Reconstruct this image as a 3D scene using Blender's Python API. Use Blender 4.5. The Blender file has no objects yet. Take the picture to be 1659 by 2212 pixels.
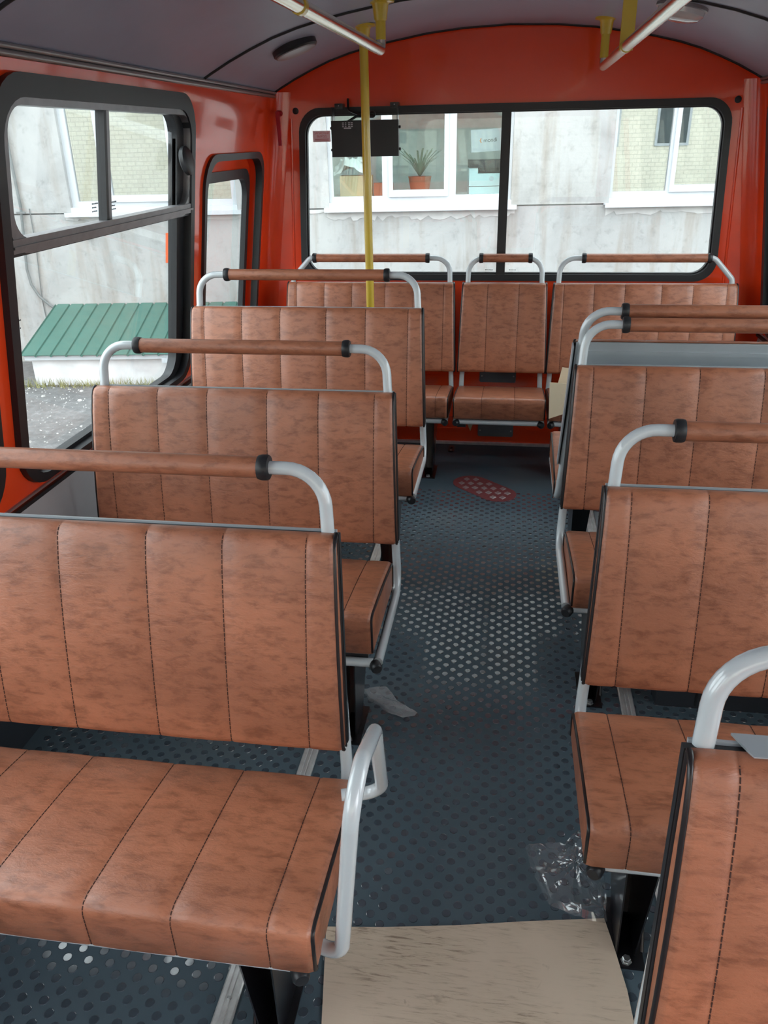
import bpy, bmesh, math, random
from mathutils import Vector, Matrix
random.seed(7)
sc = bpy.context.scene
COL = sc.collection
PI = math.pi

# ------------------------------------------------------------------ camera
CAM_H, PITCH, YAW, ROLL, FPX = 1.4886, 25.0813, 8.9617, -1.2051, 1723.68
a, b, r = map(math.radians, (PITCH, YAW, ROLL))
fwd = Vector((-math.sin(b)*math.cos(a), math.cos(b)*math.cos(a), -math.sin(a)))
rt = Vector((math.cos(b), math.sin(b), 0)); up = rt.cross(fwd)
rt2 = rt*math.cos(r)+up*math.sin(r); up2 = -rt*math.sin(r)+up*math.cos(r)
cd = bpy.data.cameras.new('camera'); cam = bpy.data.objects.new('camera', cd); COL.objects.link(cam)
cam.matrix_world = Matrix(((rt2.x, up2.x, -fwd.x, 0), (rt2.y, up2.y, -fwd.y, 0), (rt2.z, up2.z, -fwd.z, CAM_H), (0, 0, 0, 1)))
cd.sensor_fit = 'VERTICAL'; cd.sensor_height = 36.0; cd.lens = FPX/2212*36.0
cd.clip_start = 0.02; cd.clip_end = 200
sc.camera = cam

# ------------------------------------------------------------------ sky (bright overcast)
SKY = 2.6
w = bpy.data.worlds.new('overcast_sky'); sc.world = w; w.use_nodes = True
bg = w.node_tree.nodes['Background']; bg.inputs[0].default_value = (0.90, 0.95, 1.0, 1); bg.inputs[1].default_value = SKY
vs = sc.view_settings
vs.view_transform = 'Standard'; vs.look = 'None'; vs.gamma = 1.0; vs.use_curve_mapping = False
vs.exposure = 1.22

# ------------------------------------------------------------------ materials
def nodes_of(name):
    m = bpy.data.materials.new(name); m.use_nodes = True
    nt = m.node_tree; return m, nt, nt.nodes, nt.links, nt.nodes['Principled BSDF']
def setp(p, col=None, rough=.5, metal=0., spec=.5, coat=0., coat_rough=.05):
    if col: p.inputs['Base Color'].default_value = (*col, 1)
    p.inputs['Roughness'].default_value = rough; p.inputs['Metallic'].default_value = metal
    p.inputs['Specular IOR Level'].default_value = spec
    p.inputs['Coat Weight'].default_value = coat; p.inputs['Coat Roughness'].default_value = coat_rough
def coords(n, l, scale=(1, 1, 1), rot=(0, 0, 0)):
    tc = n.new('ShaderNodeTexCoord'); mp = n.new('ShaderNodeMapping')
    mp.inputs['Scale'].default_value = scale; mp.inputs['Rotation'].default_value = rot
    l.new(tc.outputs['Object'], mp.inputs['Vector']); return mp.outputs['Vector']
def noise(n, l, vec, scale, detail=4, rough=.6, dist=0.):
    t = n.new('ShaderNodeTexNoise'); t.inputs['Scale'].default_value = scale; t.inputs['Detail'].default_value = detail
    t.inputs['Roughness'].default_value = rough; t.inputs['Distortion'].default_value = dist
    l.new(vec, t.inputs['Vector']); return t.outputs['Fac']
def ramp(n, l, fac, stops):
    t = n.new('ShaderNodeValToRGB'); cr = t.color_ramp
    while len(cr.elements) < len(stops): cr.elements.new(.5)
    for e, (pos, c) in zip(cr.elements, stops):
        e.position = pos; e.color = (*c, 1) if len(c) == 3 else c
    l.new(fac, t.inputs[0]); return t.outputs[0]
def mixc(n, l, fac, c1, c2, mode='MIX'):
    t = n.new('ShaderNodeMix'); t.data_type = 'RGBA'; t.blend_type = mode
    for s, v in ((0, fac), (6, c1), (7, c2)):
        if isinstance(v, (int, float)): t.inputs[s].default_value = v
        elif isinstance(v, tuple): t.inputs[s].default_value = (*v, 1)
        else: l.new(v, t.inputs[s])
    return t.outputs[2]
def bump(n, l, p, h, strength=.3, dist=.002):
    t = n.new('ShaderNodeBump'); t.inputs['Strength'].default_value = strength; t.inputs['Distance'].default_value = dist
    l.new(h, t.inputs['Height']); l.new(t.outputs[0], p.inputs['Normal'])
def plain(name, col, rough=.5, metal=0., spec=.5, coat=0., var=.12, vscale=6., bmp=0., bscale=80):
    m, nt, n, l, p = nodes_of(name); setp(p, col, rough, metal, spec, coat)
    v = coords(n, l); f = noise(n, l, v, vscale)
    c = ramp(n, l, f, [(.3, tuple(x*(1-var) for x in col)), (.7, tuple(min(1, x*(1+var)) for x in col))])
    l.new(c, p.inputs['Base Color'])
    if bmp: bump(n, l, p, noise(n, l, v, bscale), bmp, .001)
    return m

def leather_mat(name, light, dark):
    m, nt, n, l, p = nodes_of(name); setp(p, None, .42, 0, .55, .25, .28)
    oi = n.new('ShaderNodeObjectInfo'); tc = n.new('ShaderNodeTexCoord')
    ad = n.new('ShaderNodeVectorMath'); ad.operation = 'MULTIPLY_ADD'
    l.new(oi.outputs['Random'], ad.inputs[0]); ad.inputs[1].default_value = (7.3, 4.1, 9.7); l.new(tc.outputs['Object'], ad.inputs[2])
    mp = n.new('ShaderNodeMapping'); mp.inputs['Scale'].default_value = (1.0, 2.2, 2.4); mp.inputs['Rotation'].default_value = (0, .16, .1)
    l.new(ad.outputs[0], mp.inputs['Vector']); v = mp.outputs['Vector']
    f1 = noise(n, l, v, 25, 7, .68, .3); f2 = noise(n, l, v, 3.2, 3, .5, .3)
    c = ramp(n, l, f1, [(.33, dark), (.43, tuple(d*.5+q*.5 for d, q in zip(dark, light))), (.51, light), (.80, tuple(min(1, q*1.14) for q in light))])
    c2 = ramp(n, l, f2, [(.3, (.80, .78, .78)), (.7, (1.1, 1.1, 1.1))])
    l.new(mixc(n, l, 1., c, c2, 'MULTIPLY'), p.inputs['Base Color'])
    rr = n.new('ShaderNodeMapRange'); rr.inputs[3].default_value = .34; rr.inputs[4].default_value = .46
    l.new(f1, rr.inputs[0]); l.new(rr.outputs[0], p.inputs['Roughness'])
    f3 = noise(n, l, v, 75, 5, .7, 1.2); f4 = noise(n, l, v, 14, 4, .6, 2.0)
    ma = n.new('ShaderNodeMath'); ma.operation = 'MULTIPLY_ADD'; ma.inputs[1].default_value = 1.6
    l.new(f4, ma.inputs[0]); l.new(f3, ma.inputs[2])
    bump(n, l, p, ma.outputs[0], .35, .0022)
    return m

M = {}
M['leather'] = leather_mat('brown_leatherette', (.375, .138, .072), (.232, .079, .039))
M['stitch'] = plain('dark_thread', (.045, .016, .011), .8)
M['piping'] = plain('black_piping', (.014, .011, .012), .32)
M['black_plastic'] = plain('black_shell', (.018, .020, .023), .42, bmp=.1)
M['black_paint'] = plain('black_paint', (.008, .008, .010), .28, coat=.3)
M['rubber'] = plain('black_rubber', (.014, .015, .018), .42)
M['tube'] = plain('light_grey_enamel', (.54, .585, .61), .22, coat=.9, var=.03)
M['grey_metal'] = plain('grey_sheet_metal', (.42, .46, .49), .38, .25, var=.05)
M['alu'] = plain('brushed_aluminium', (.72, .72, .71), .34, .45, var=.15, vscale=30)
M['trim'] = plain('grey_trim', (.30, .28, .28), .3, .5)
M['slider_frame'] = plain('anodised_slider_frame', (.27, .26, .27), .38, .7, var=.12, vscale=20)
M['red'] = plain('orange_red_enamel', (.86, .062, .012), .18, coat=.45, var=.05, vscale=2)
M['red_part'] = plain('red_plastic', (.38, .006, .02), .4)
M['ceiling'] = plain('grey_vinyl', (.35, .365, .46), .40, var=.06, vscale=3, bmp=.12, bscale=260)
M['panel'] = plain('grey_wall_panel', (.42, .41, .42), .5, var=.04)
M['grey_cover'] = plain('grey_cover_plate', (.14, .16, .18), .45)
M['yellow'] = plain('yellow_enamel', (.68, .47, .04), .3, coat=.4, var=.06)
M['steel'] = plain('polished_rail', (.80, .74, .62), .20, 1., var=.04)
M['white_pvc'] = plain('white_pvc', (.47, .495, .52), .3, var=.02)
M['screw'] = plain('zinc_bolt', (.55, .56, .56), .3, .9)
M['dark'] = plain('dark_vinyl', (.030, .036, .045), .5, bmp=.1)
M['cream_card'] = plain('cream_cardboard', (.72, .60, .42), .8, var=.06)
M['lens'] = plain('lamp_lens', (.62, .60, .60), .12, spec=.7, coat=.5)
M['green'] = plain('green_coated_sheet', (.048, .125, .102), .4, var=.07)
M['white_wash'] = plain('whitewashed_block', (.60, .59, .60), .85, var=.18, vscale=3, bmp=.3, bscale=25)
M['wire'] = plain('grey_cable', (.14, .15, .15), .6)
M['stone'] = plain('pale_gravel', (.42, .41, .39), .85, var=.25, vscale=2)
M['grass'] = plain('dry_grass', (.30, .29, .13), .8, var=.3, vscale=4)
M['roomwall'] = plain('office_wall', (.80, .83, .81), .8)
M['printer'] = plain('pale_printer', (.50, .64, .66), .4, var=.03)
M['carton'] = plain('brown_carton', (.55, .40, .24), .8)
M['leaf'] = plain('dark_leaf', (.08, .13, .08), .6)
M['terracotta'] = plain('terracotta', (.45, .14, .08), .7)
M['poly'] = plain('white_polythene', (.75, .78, .76), .4)
M['orange_ink'] = plain('orange_ink', (.75, .22, .03), .6)
M['dark_ink'] = plain('dark_ink', (.03, .03, .035), .6)
M['white_ink'] = plain('white_ink', (.55, .53, .56), .6)
M['red_ink'] = plain('red_ink', (.50, .10, .09), .6)
def translucent_mat(name, col):
    m = bpy.data.materials.new(name); m.use_nodes = True; n, l = m.node_tree.nodes, m.node_tree.links; n.remove(n['Principled BSDF'])
    d = n.new('ShaderNodeBsdfDiffuse'); t = n.new('ShaderNodeBsdfTranslucent'); x = n.new('ShaderNodeMixShader'); x.inputs[0].default_value = .7
    d.inputs[0].default_value = (*col, 1); t.inputs[0].default_value = (*col, 1)
    l.new(d.outputs[0], x.inputs[1]); l.new(t.outputs[0], x.inputs[2]); l.new(x.outputs[0], n['Material Output'].inputs[0]); return m
M['sticker'] = translucent_mat('grey_pink_sticker', (.62, .46, .46))
M['marker'] = plain('orange_lens', (.85, .14, .04), .25, coat=.4)

def floor_mat():
    m, nt, n, l, p = nodes_of('rubber_floor'); setp(p, None, .66, 0, .30)
    v = coords(n, l); f = noise(n, l, v, 2.2, 5, .6, .5); g = noise(n, l, v, 420, 2)
    c = ramp(n, l, f, [(.32, (.068, .104, .132)), (.55, (.082, .116, .140)), (.75, (.108, .124, .134))])
    l.new(c, p.inputs['Base Color'])
    rr = n.new('ShaderNodeMapRange'); rr.inputs[3].default_value = .58; rr.inputs[4].default_value = .72
    l.new(f, rr.inputs[0]); l.new(rr.outputs[0], p.inputs['Roughness'])
    bump(n, l, p, g, .25, .0006); return m
M['floor'] = floor_mat()
M['stud'] = plain('rubber_stud', (.058, .077, .098), .20, spec=1., coat=1., var=.2, vscale=40)

def card_mat():
    m, nt, n, l, p = nodes_of('dirty_cardboard'); setp(p, None, .8)
    v = coords(n, l, (7, 62, 1)); f = noise(n, l, v, 2.4, 5, .7, .4)
    v2 = coords(n, l); g = noise(n, l, v2, 4.2, 4, .6, .6); h = noise(n, l, v2, 11, 4, .7, 1.)
    base = ramp(n, l, f, [(.36, (.22, .15, .105)), (.47, (.56, .44, .33)), (.7, (.64, .52, .395))])
    mk = ramp(n, l, g, [(.38, (1, 1, 1)), (.60, (.15, .15, .15))])
    c = mixc(n, l, mk, base, (.64, .505, .39))
    sp = ramp(n, l, h, [(.25, (.45, .42, .40)), (.36, (1, 1, 1))])
    l.new(mixc(n, l, .85, c, sp, 'MULTIPLY'), p.inputs['Base Color'])
    bump(n, l, p, f, .25, .001); return m
M['card'] = card_mat()

def concrete_mat():
    m, nt, n, l, p = nodes_of('rendered_concrete'); setp(p, None, .9)
    v = coords(n, l); f = noise(n, l, v, 1.1, 8, .62, .6); g = noise(n, l, v, 9, 6, .7, .3)
    v2 = coords(n, l, (3.2, 1, .35)); s = noise(n, l, v2, 1.7, 5, .6, .2)
    c = ramp(n, l, f, [(.28, (.25, .247, .243)), (.5, (.345, .345, .34)), (.72, (.385, .381, .371))])
    c2 = ramp(n, l, s, [(.32, (.74, .64, .56)), (.50, (1, 1, 1))])
    c3 = ramp(n, l, g, [(.28, (.70, .70, .70)), (.46, (1, 1, 1))])
    l.new(mixc(n, l, .8, mixc(n, l, .7, c, c2, 'MULTIPLY'), c3, 'MULTIPLY'), p.inputs['Base Color'])
    bump(n, l, p, g, .4, .01); return m
M['concrete'] = concrete_mat()
M['plaster'] = plain('pale_plaster', (.44, .43, .42), .9, var=.1, vscale=5, bmp=.3, bscale=20)

def ground_mat():
    m, nt, n, l, p = nodes_of('gravel_ground'); setp(p, None, .75)
    v = coords(n, l); f = noise(n, l, v, 1.6, 6, .6, .4); g = noise(n, l, v, 16, 6, .75)
    c = ramp(n, l, f, [(.3, (.10, .095, .095)), (.7, (.19, .185, .185))])
    c2 = ramp(n, l, g, [(.35, (.75, .75, .75)), (.60, (1.1, 1.1, 1.1)), (.72, (2.2, 2.2, 2.2))])
    l.new(mixc(n, l, 1., c, c2, 'MULTIPLY'), p.inputs['Base Color'])
    bump(n, l, p, g, .5, .02); return m
M['ground'] = ground_mat()

def brick_mat():
    m, nt, n, l, p = nodes_of('yellow_brick'); setp(p, None, .9)
    t = n.new('ShaderNodeTexBrick'); v = coords(n, l, (1, 1, 1), (PI/2, 0, 0))
    l.new(v, t.inputs['Vector']); t.inputs['Scale'].default_value = 1.6
    t.inputs['Color1'].default_value = (.90, .84, .68, 1); t.inputs['Color2'].default_value = (.84, .78, .64, 1); t.inputs['Mortar'].default_value = (.62, .58, .48, 1)
    l.new(t.outputs[0], p.inputs['Base Color']); return m
M['brick'] = brick_mat()

def glass_mat(name, tint, refl=1.45, rough=0.0, extra=0.0):
    m = bpy.data.materials.new(name); m.use_nodes = True
    nt = m.node_tree; n, l = nt.nodes, nt.links; n.remove(n['Principled BSDF'])
    out = n['Material Output']; tr = n.new('ShaderNodeBsdfTransparent'); tr.inputs[0].default_value = (*tint, 1)
    gl = n.new('ShaderNodeBsdfGlossy'); gl.inputs['Roughness'].default_value = rough
    lw = n.new('ShaderNodeLayerWeight'); lw.inputs[0].default_value = .5
    pw = n.new('ShaderNodeMath'); pw.operation = 'POWER'; pw.inputs[1].default_value = 5.; l.new(lw.outputs['Facing'], pw.inputs[0])
    fr = n.new('ShaderNodeMath'); fr.operation = 'MULTIPLY_ADD'; f0 = ((refl-1)/(refl+1))**2; fr.inputs[1].default_value = 1-f0; fr.inputs[2].default_value = f0
    l.new(pw.outputs[0], fr.inputs[0])
    mx = n.new('ShaderNodeMixShader')
    ad = n.new('ShaderNodeMath'); ad.operation = 'ADD'; ad.inputs[1].default_value = extra; ad.use_clamp = True
    l.new(fr.outputs[0], ad.inputs[0]); l.new(ad.outputs[0], mx.inputs[0]); l.new(tr.outputs[0], mx.inputs[1]); l.new(gl.outputs[0], mx.inputs[2])
    l.new(mx.outputs[0], out.inputs[0]); return m
M['glass'] = glass_mat('bus_glass', (.90, .93, .92))
M['pane'] = glass_mat('house_pane', (.84, .90, .89), 1.5, 0., .30)
M['clear_pane'] = glass_mat('clear_house_pane', (.90, .95, .94), 1.5, 0., .02)
def film_mat(name, tint, f0, f1, rough, haze):
    m = bpy.data.materials.new(name); m.use_nodes = True
    nt = m.node_tree; n, l = nt.nodes, nt.links; n.remove(n['Principled BSDF']); out = n['Material Output']
    tr = n.new('ShaderNodeBsdfTransparent'); tr.inputs[0].default_value = (*tint, 1)
    gl = n.new('ShaderNodeBsdfGlossy'); gl.inputs['Roughness'].default_value = rough
    df = n.new('ShaderNodeBsdfDiffuse'); df.inputs[0].default_value = (.75, .78, .8, 1)
    lw = n.new('ShaderNodeLayerWeight'); lw.inputs[0].default_value = .5
    pw = n.new('ShaderNodeMath'); pw.operation = 'POWER'; pw.inputs[1].default_value = 3.; l.new(lw.outputs['Facing'], pw.inputs[0])
    fr = n.new('ShaderNodeMath'); fr.operation = 'MULTIPLY_ADD'; fr.inputs[1].default_value = f1; fr.inputs[2].default_value = f0; l.new(pw.outputs[0], fr.inputs[0])
    m0 = n.new('ShaderNodeMixShader'); m0.inputs[0].default_value = haze; l.new(tr.outputs[0], m0.inputs[1]); l.new(df.outputs[0], m0.inputs[2])
    mx = n.new('ShaderNodeMixShader'); l.new(fr.outputs[0], mx.inputs[0]); l.new(m0.outputs[0], mx.inputs[1]); l.new(gl.outputs[0], mx.inputs[2])
    l.new(mx.outputs[0], out.inputs[0]); return m
M['film'] = film_mat('clear_film', (.95, .96, .97), .15, .55, .10, .07)
M['milky'] = film_mat('milky_film', (.9, .92, .94), .08, .4, .25, .30)

# ------------------------------------------------------------------ mesh helpers
class MB:
    def __init__(s): s.v = []; s.f = []
    def add(s, vs, fs):
        o = len(s.v); s.v += [tuple(q) for q in vs]; s.f += [tuple(i+o for i in f) for f in fs]; return s
    def box(s, c, d, rot=None):
        vs = [Vector((sx*d[0]/2, sy*d[1]/2, sz*d[2]/2)) for sx in (-1, 1) for sy in (-1, 1) for sz in (-1, 1)]
        if rot is not None: vs = [rot @ q for q in vs]
        return s.add([q+Vector(c) for q in vs], [(0, 1, 3, 2), (4, 6, 7, 5), (0, 4, 5, 1), (2, 3, 7, 6), (0, 2, 6, 4), (1, 5, 7, 3)])
    def span(s, x0, x1, y0, y1, z0, z1):
        return s.box(((x0+x1)/2, (y0+y1)/2, (z0+z1)/2), (abs(x1-x0), abs(y1-y0), abs(z1-z0)))
    def hexa(s, b4, t4):
        return s.add(list(b4)+list(t4), [(3, 2, 1, 0), (4, 5, 6, 7), (0, 1, 5, 4), (1, 2, 6, 5), (2, 3, 7, 6), (3, 0, 4, 7)])
    def tube(s, pts, rad, seg=12, caps=True, closed=False):
        P = [Vector(q) for q in pts]; N = len(P); R = rad if isinstance(rad, (list, tuple)) else [rad]*N
        T = []
        for i in range(N):
            if closed: t = P[(i+1) % N]-P[i-1]
            else: t = P[min(i+1, N-1)]-P[max(i-1, 0)]
            T.append(t.normalized())
        u = T[0].orthogonal().normalized(); rings = []
        for i in range(N):
            u = (u-T[i]*u.dot(T[i])).normalized(); v = T[i].cross(u)
            rings.append([P[i]+(u*math.cos(2*PI*k/seg)+v*math.sin(2*PI*k/seg))*R[i] for k in range(seg)])
        vs = [q for g in rings for q in g]; fs = []
        for i in range(N if closed else N-1):
            j = (i+1) % N
            for k in range(seg):
                k2 = (k+1) % seg; fs.append((i*seg+k, i*seg+k2, j*seg+k2, j*seg+k))
        if caps and not closed:
            fs.append(tuple(range(seg-1, -1, -1))); fs.append(tuple((N-1)*seg+k for k in range(seg)))
        return s.add(vs, fs)
    def lathe(s, prof, c, axis=(0, 0, 1), seg=20):
        ax = Vector(axis).normalized(); u = ax.orthogonal().normalized(); v = ax.cross(u); c = Vector(c)
        vs = []; fs = []; n = len(prof)
        for (rr, h) in prof:
            for k in range(seg):
                t = 2*PI*k/seg; vs.append(c+ax*h+(u*math.cos(t)+v*math.sin(t))*rr)
        for i in range(n-1):
            for k in range(seg):
                k2 = (k+1) % seg; fs.append((i*seg+k, i*seg+k2, (i+1)*seg+k2, (i+1)*seg+k))
        fs.append(tuple(range(seg-1, -1, -1))); fs.append(tuple((n-1)*seg+k for k in range(seg)))
        return s.add(vs, fs)
    def ring(s, outer, inner, d0, d1, mp):
        n = len(outer)
        vs = [mp(*q, d0) for q in outer]+[mp(*q, d0) for q in inner]+[mp(*q, d1) for q in outer]+[mp(*q, d1) for q in inner]
        fs = []
        for i in range(n):
            j = (i+1) % n
            fs += [(i, j, n+j, n+i), (2*n+i, 3*n+i, 3*n+j, 2*n+j), (i, 2*n+i, 2*n+j, j), (n+i, n+j, 3*n+j, 3*n+i)]
        return s.add(vs, fs)
    def plate(s, poly, d0, d1, mp):
        n = len(poly); vs = [mp(*q, d0) for q in poly]+[mp(*q, d1) for q in poly]
        return s.add(vs, [tuple(range(n)), tuple(range(2*n-1, n-1, -1))]+[(i, (i+1) % n, n+(i+1) % n, n+i) for i in range(n)])
    def holed(s, outer, holes, d0, d1, mp):
        bm = bmesh.new(); es = []; loops = [outer]+list(holes); k = 0; tags = {}
        for lp in loops:
            vv = [bm.verts.new((q[0], q[1], 0)) for q in lp]
            for i in range(len(vv)): es.append(bm.edges.new((vv[i], vv[(i+1) % len(vv)])))
        bmesh.ops.triangle_fill(bm, use_beauty=True, use_dissolve=False, edges=es)
        bm.verts.index_update(); flat = [(q.co.x, q.co.y) for q in bm.verts]
        tris = [tuple(q.index for q in f.verts) for f in bm.faces]; bm.free()
        n = len(flat); vs = [mp(*q, d0) for q in flat]+[mp(*q, d1) for q in flat]
        fs = tris+[tuple(i+n for i in reversed(t)) for t in tris]
        o = 0
        for lp in loops:
            m_ = len(lp)
            for i in range(m_): fs.append((o+i, o+(i+1) % m_, n+o+(i+1) % m_, n+o+i))
            o += m_
        return s.add(vs, fs)
    def obj(s, name, mat, parent=None, smooth=None, loc=None, rotz=0):
        me = bpy.data.meshes.new(name); me.from_pydata(s.v, [], s.f)
        bm = bmesh.new(); bm.from_mesh(me); bmesh.ops.recalc_face_normals(bm, faces=bm.faces); bm.to_mesh(me); bm.free()
        me.materials.append(mat)
        if smooth is not None:
            me.polygons.foreach_set('use_smooth', [True]*len(me.polygons)); me.set_sharp_from_angle(angle=math.radians(smooth))
        me.update()
        o = bpy.data.objects.new(name, me); COL.objects.link(o)
        if parent: o.parent = parent
        if loc: o.location = loc
        if rotz: o.rotation_euler[2] = rotz
        return o
def empty(name, loc=(0, 0, 0), rotz=0):
    o = bpy.data.objects.new(name, None); COL.objects.link(o); o.location = loc; o.rotation_euler[2] = rotz; o.empty_display_size = .1; return o
def tag(o, label, cat, group=None):
    o['label'] = label; o['category'] = cat
    if group: o['group'] = group
    return o
def structure(o, label=None):
    o['kind'] = 'structure'
    if label: o['label'] = label
    return o
def text(name, body, size, mat, parent, loc, rot, align='CENTER', ext=.0004):
    cu = bpy.data.curves.new(name, 'FONT'); cu.body = body; cu.size = size; cu.align_x = align; cu.align_y = 'CENTER'; cu.extrude = ext
    tmp = bpy.data.objects.new(name, cu); me = bpy.data.meshes.new_from_object(tmp); bpy.data.objects.remove(tmp)
    me.materials.clear(); me.materials.append(mat); o = bpy.data.objects.new(name, me); COL.objects.link(o); o.parent = parent; o.location = loc; o.rotation_euler = rot; return o
def fillet(pts, rad, n=8):
    P = [Vector(q) for q in pts]; out = [P[0]]
    for i in range(1, len(P)-1):
        rr = rad[i-1] if isinstance(rad, (list, tuple)) else rad
        A, B, C = P[i-1], P[i], P[i+1]; d1 = (A-B).normalized(); d2 = (C-B).normalized()
        ang = d1.angle(d2); t = min(rr/math.tan(ang/2), (A-B).length*.49, (C-B).length*.49); rr = t*math.tan(ang/2)
        p1 = B+d1*t; cen = B+(d1+d2).normalized()*(rr/math.sin(ang/2))
        e1 = (p1-cen).normalized(); e2 = ((B+d2*t)-cen).normalized(); om = e1.angle(e2)
        for k in range(n+1):
            q = k/n; out.append(cen+(e1*math.sin((1-q)*om)+e2*math.sin(q*om))/math.sin(om)*rr)
    out.append(P[-1]); return out
def rrect(x0, x1, z0, z1, rad, n=7):
    pts = []
    R = rad if isinstance(rad, (tuple, list)) else (rad,)*4       # bottom-left, bottom-right, top-right, top-left
    for (cx, cz, a0, rr) in ((x0+R[0], z0+R[0], PI, R[0]), (x1-R[1], z0+R[1], 1.5*PI, R[1]), (x1-R[2], z1-R[2], 0, R[2]), (x0+R[3], z1-R[3], .5*PI, R[3])):
        for k in range(n+1):
            t = a0+.5*PI*k/n; pts.append((cx+rr*math.cos(t), cz+rr*math.sin(t)))
    return pts

# ------------------------------------------------------------------ the bus shell
XC = -0.04
YR = 4.05            # inner face of the rear wall
YF = -2.3            # windscreen end
def half_w(z): return 1.10+.14*(1.5-z)
def ML(y, z, d): return (XC-half_w(z)+d, y, z)        # left wall, d = inwards
def MR(y, z, d): return (XC+half_w(z)-d, y, z)
def MBK(x, z, d): return (x, YR-d, z)                 # rear wall
ARCH = [(0, 1.925), (.2, 1.918), (.36, 1.903), (.53, 1.876), (.61, 1.861), (.71, 1.838), (.8, 1.811), (.88, 1.780), (.96, 1.745), (1.03, 1.710), (1.085, 1.680)]
def ceil_z(x):
    dx = abs(x-XC)
    for (x0, z0), (x1, z1) in zip(ARCH, ARCH[1:]):
        if dx <= x1: return z0+(z1-z0)*(dx-x0)/(x1-x0)
    return ARCH[-1][1]
arch_pts = [(XC-q[0], q[1]) for q in reversed(ARCH)]+[(XC+q[0], q[1]) for q in ARCH[1:]]

# floor
fl = structure(MB().span(XC-1.30, XC+1.30, YF-.1, YR+.05, -.05, 0).obj('floor', M['floor']), 'dark blue grey rubber floor with round studs')
mb = MB(); ystep = .0225; row = 0; y = .30
seg = 10
ring_b = [(math.cos(2*PI*k/seg), math.sin(2*PI*k/seg)) for k in range(seg)]
y = 1.173-ystep*38
while y < 3.42:
    off = 0 if (round((y-1.173)/ystep) % 2 == 0) else .02275
    x = -.115+off-.0455*24
    while x < 1.16:
        if x > -1.24:
            vs = [(x+.0098*c, y+.0098*s_, 0) for c, s_ in ring_b]+[(x+.0093*c, y+.0093*s_, .0011) for c, s_ in ring_b]+[(x+.0084*c, y+.0084*s_, .0013) for c, s_ in ring_b]
            fs = [(i, (i+1) % seg, seg+(i+1) % seg, seg+i) for i in range(seg)]+[(seg+i, seg+(i+1) % seg, 2*seg+(i+1) % seg, 2*seg+i) for i in range(seg)]+[tuple(range(2*seg, 3*seg))]
            mb.add(vs, fs)
        x += .0455
    y += ystep
me = bpy.data.meshes.new('floor_studs'); me.from_pydata(mb.v, [], mb.f); me.materials.append(M['stud']); me.update()
o = bpy.data.objects.new('floor_studs', me); COL.objects.link(o); o.parent = fl; o['kind'] = 'stuff'
# aluminium floor tracks
for i, (x, lab) in enumerate(((-.466, 'aluminium seat track on the floor under the left seats'), (.392, 'aluminium seat track on the floor under the right seats'))):
    m1 = MB(); prof = [(-.019, 0), (-.019, .005), (-.016, .007), (-.008, .007), (-.007, .004), (-.003, .004), (-.002, .007), (.002, .007), (.003, .004), (.007, .004), (.008, .007), (.016, .007), (.019, .005), (.019, 0)]
    n = len(prof); m1.add([(x+q[0], .35, q[1]) for q in prof]+[(x+q[0], 3.9, q[1]) for q in prof], [(k, k+1, n+k+1, n+k) for k in range(n-1)]+[tuple(range(n)), tuple(range(2*n-1, n-1, -1))])
    t = structure(m1.obj('trim_%d' % (i+1), M['alu']), lab)
    for k in range(9):
        MB().lathe([(.0045, 0), (.0045, .002), (.003, .003)], (x, .55+k*.38, .0045), seg=8).obj('track_screw', M['screw'], t)

# ceiling
m1 = MB(); n = len(arch_pts)
sect = [(x, z) for x, z in arch_pts]; outer = [(XC+(x-XC)*1.03, z+.03) for x, z in arch_pts]
def ceil_piece(m1, ya, yb_, k0, k1):
    o = len(m1.v); pts = sect[k0:k1+1]; out = outer[k0:k1+1]; q = len(pts)
    m1.add([(x, y_, z) for y_ in (ya, yb_) for x, z in pts]+[(x, y_, z) for y_ in (ya, yb_) for x, z in out],
           [(k, k+1, q+k+1, q+k) for k in range(q-1)]+[(2*q+k, 3*q+k, 3*q+k+1, 2*q+k+1) for k in range(q-1)]+[(0, q, 3*q, 2*q), (q-1, 3*q-1, 4*q-1, 2*q-1)]+[(k, k+1, 2*q+k+1, 2*q+k) for k in range(q-1)]+[(q+k, q+k+1, 3*q+k+1, 3*q+k) for k in range(q-1)])
ceil_piece(m1, YF-.05, 4.07, 0, n-1)
ceil = structure(m1.obj('ceiling', M['ceiling'], smooth=40), 'arched grey vinyl ceiling')
for yy in (.40, 1.71, 3.08, 4.02):
    MB().tube([(x, yy, z-.001) for x, z in arch_pts], .0065, 8).obj('ceiling_seam', M['rubber'], ceil, 60)

# side walls
W_Z0, W_Z1 = .645, 1.64
WIN_L = [(-2.0, -.86), (-.62, .47), (.53, 1.70), (1.775, 3.0)]
def side_wall(name, mp, wins, small, label, light_doorway=None):
    outer = [(YF, .60), (YR-.04, .60), (YR-.04, 1.69), (YF, 1.69)]
    if light_doorway: outer = [(YF, .60), (light_doorway[0], .60), (light_doorway[0], 1.62), (light_doorway[1], 1.62), (light_doorway[1], .60)]+outer[1:]
    holes = [rrect(y0+.02, y1-.02, W_Z0+.02, W_Z1-.02, .09) for y0, y1 in wins]
    holes.append(rrect(small[0], small[1], small[2], small[3], (.05, .05, .10, .12)))
    root = MB().holed(outer, holes, 0, -.05, mp).obj(name, M['red'])
    structure(root, label)
    return root
wl = side_wall('wall_left', ML, WIN_L, (3.14, 3.90, .66, 1.435), 'orange red enamelled left side wall of the bus')
wr = side_wall('wall_right', MR, [(-2.0, -1.0), (.53, 1.70), (1.775, 3.0)], (3.12, 3.90, .66, 1.60), 'orange red enamelled right side wall of the bus', (-.85, .30))  # unseen doorway left open without glass, added to let more light inside
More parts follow.
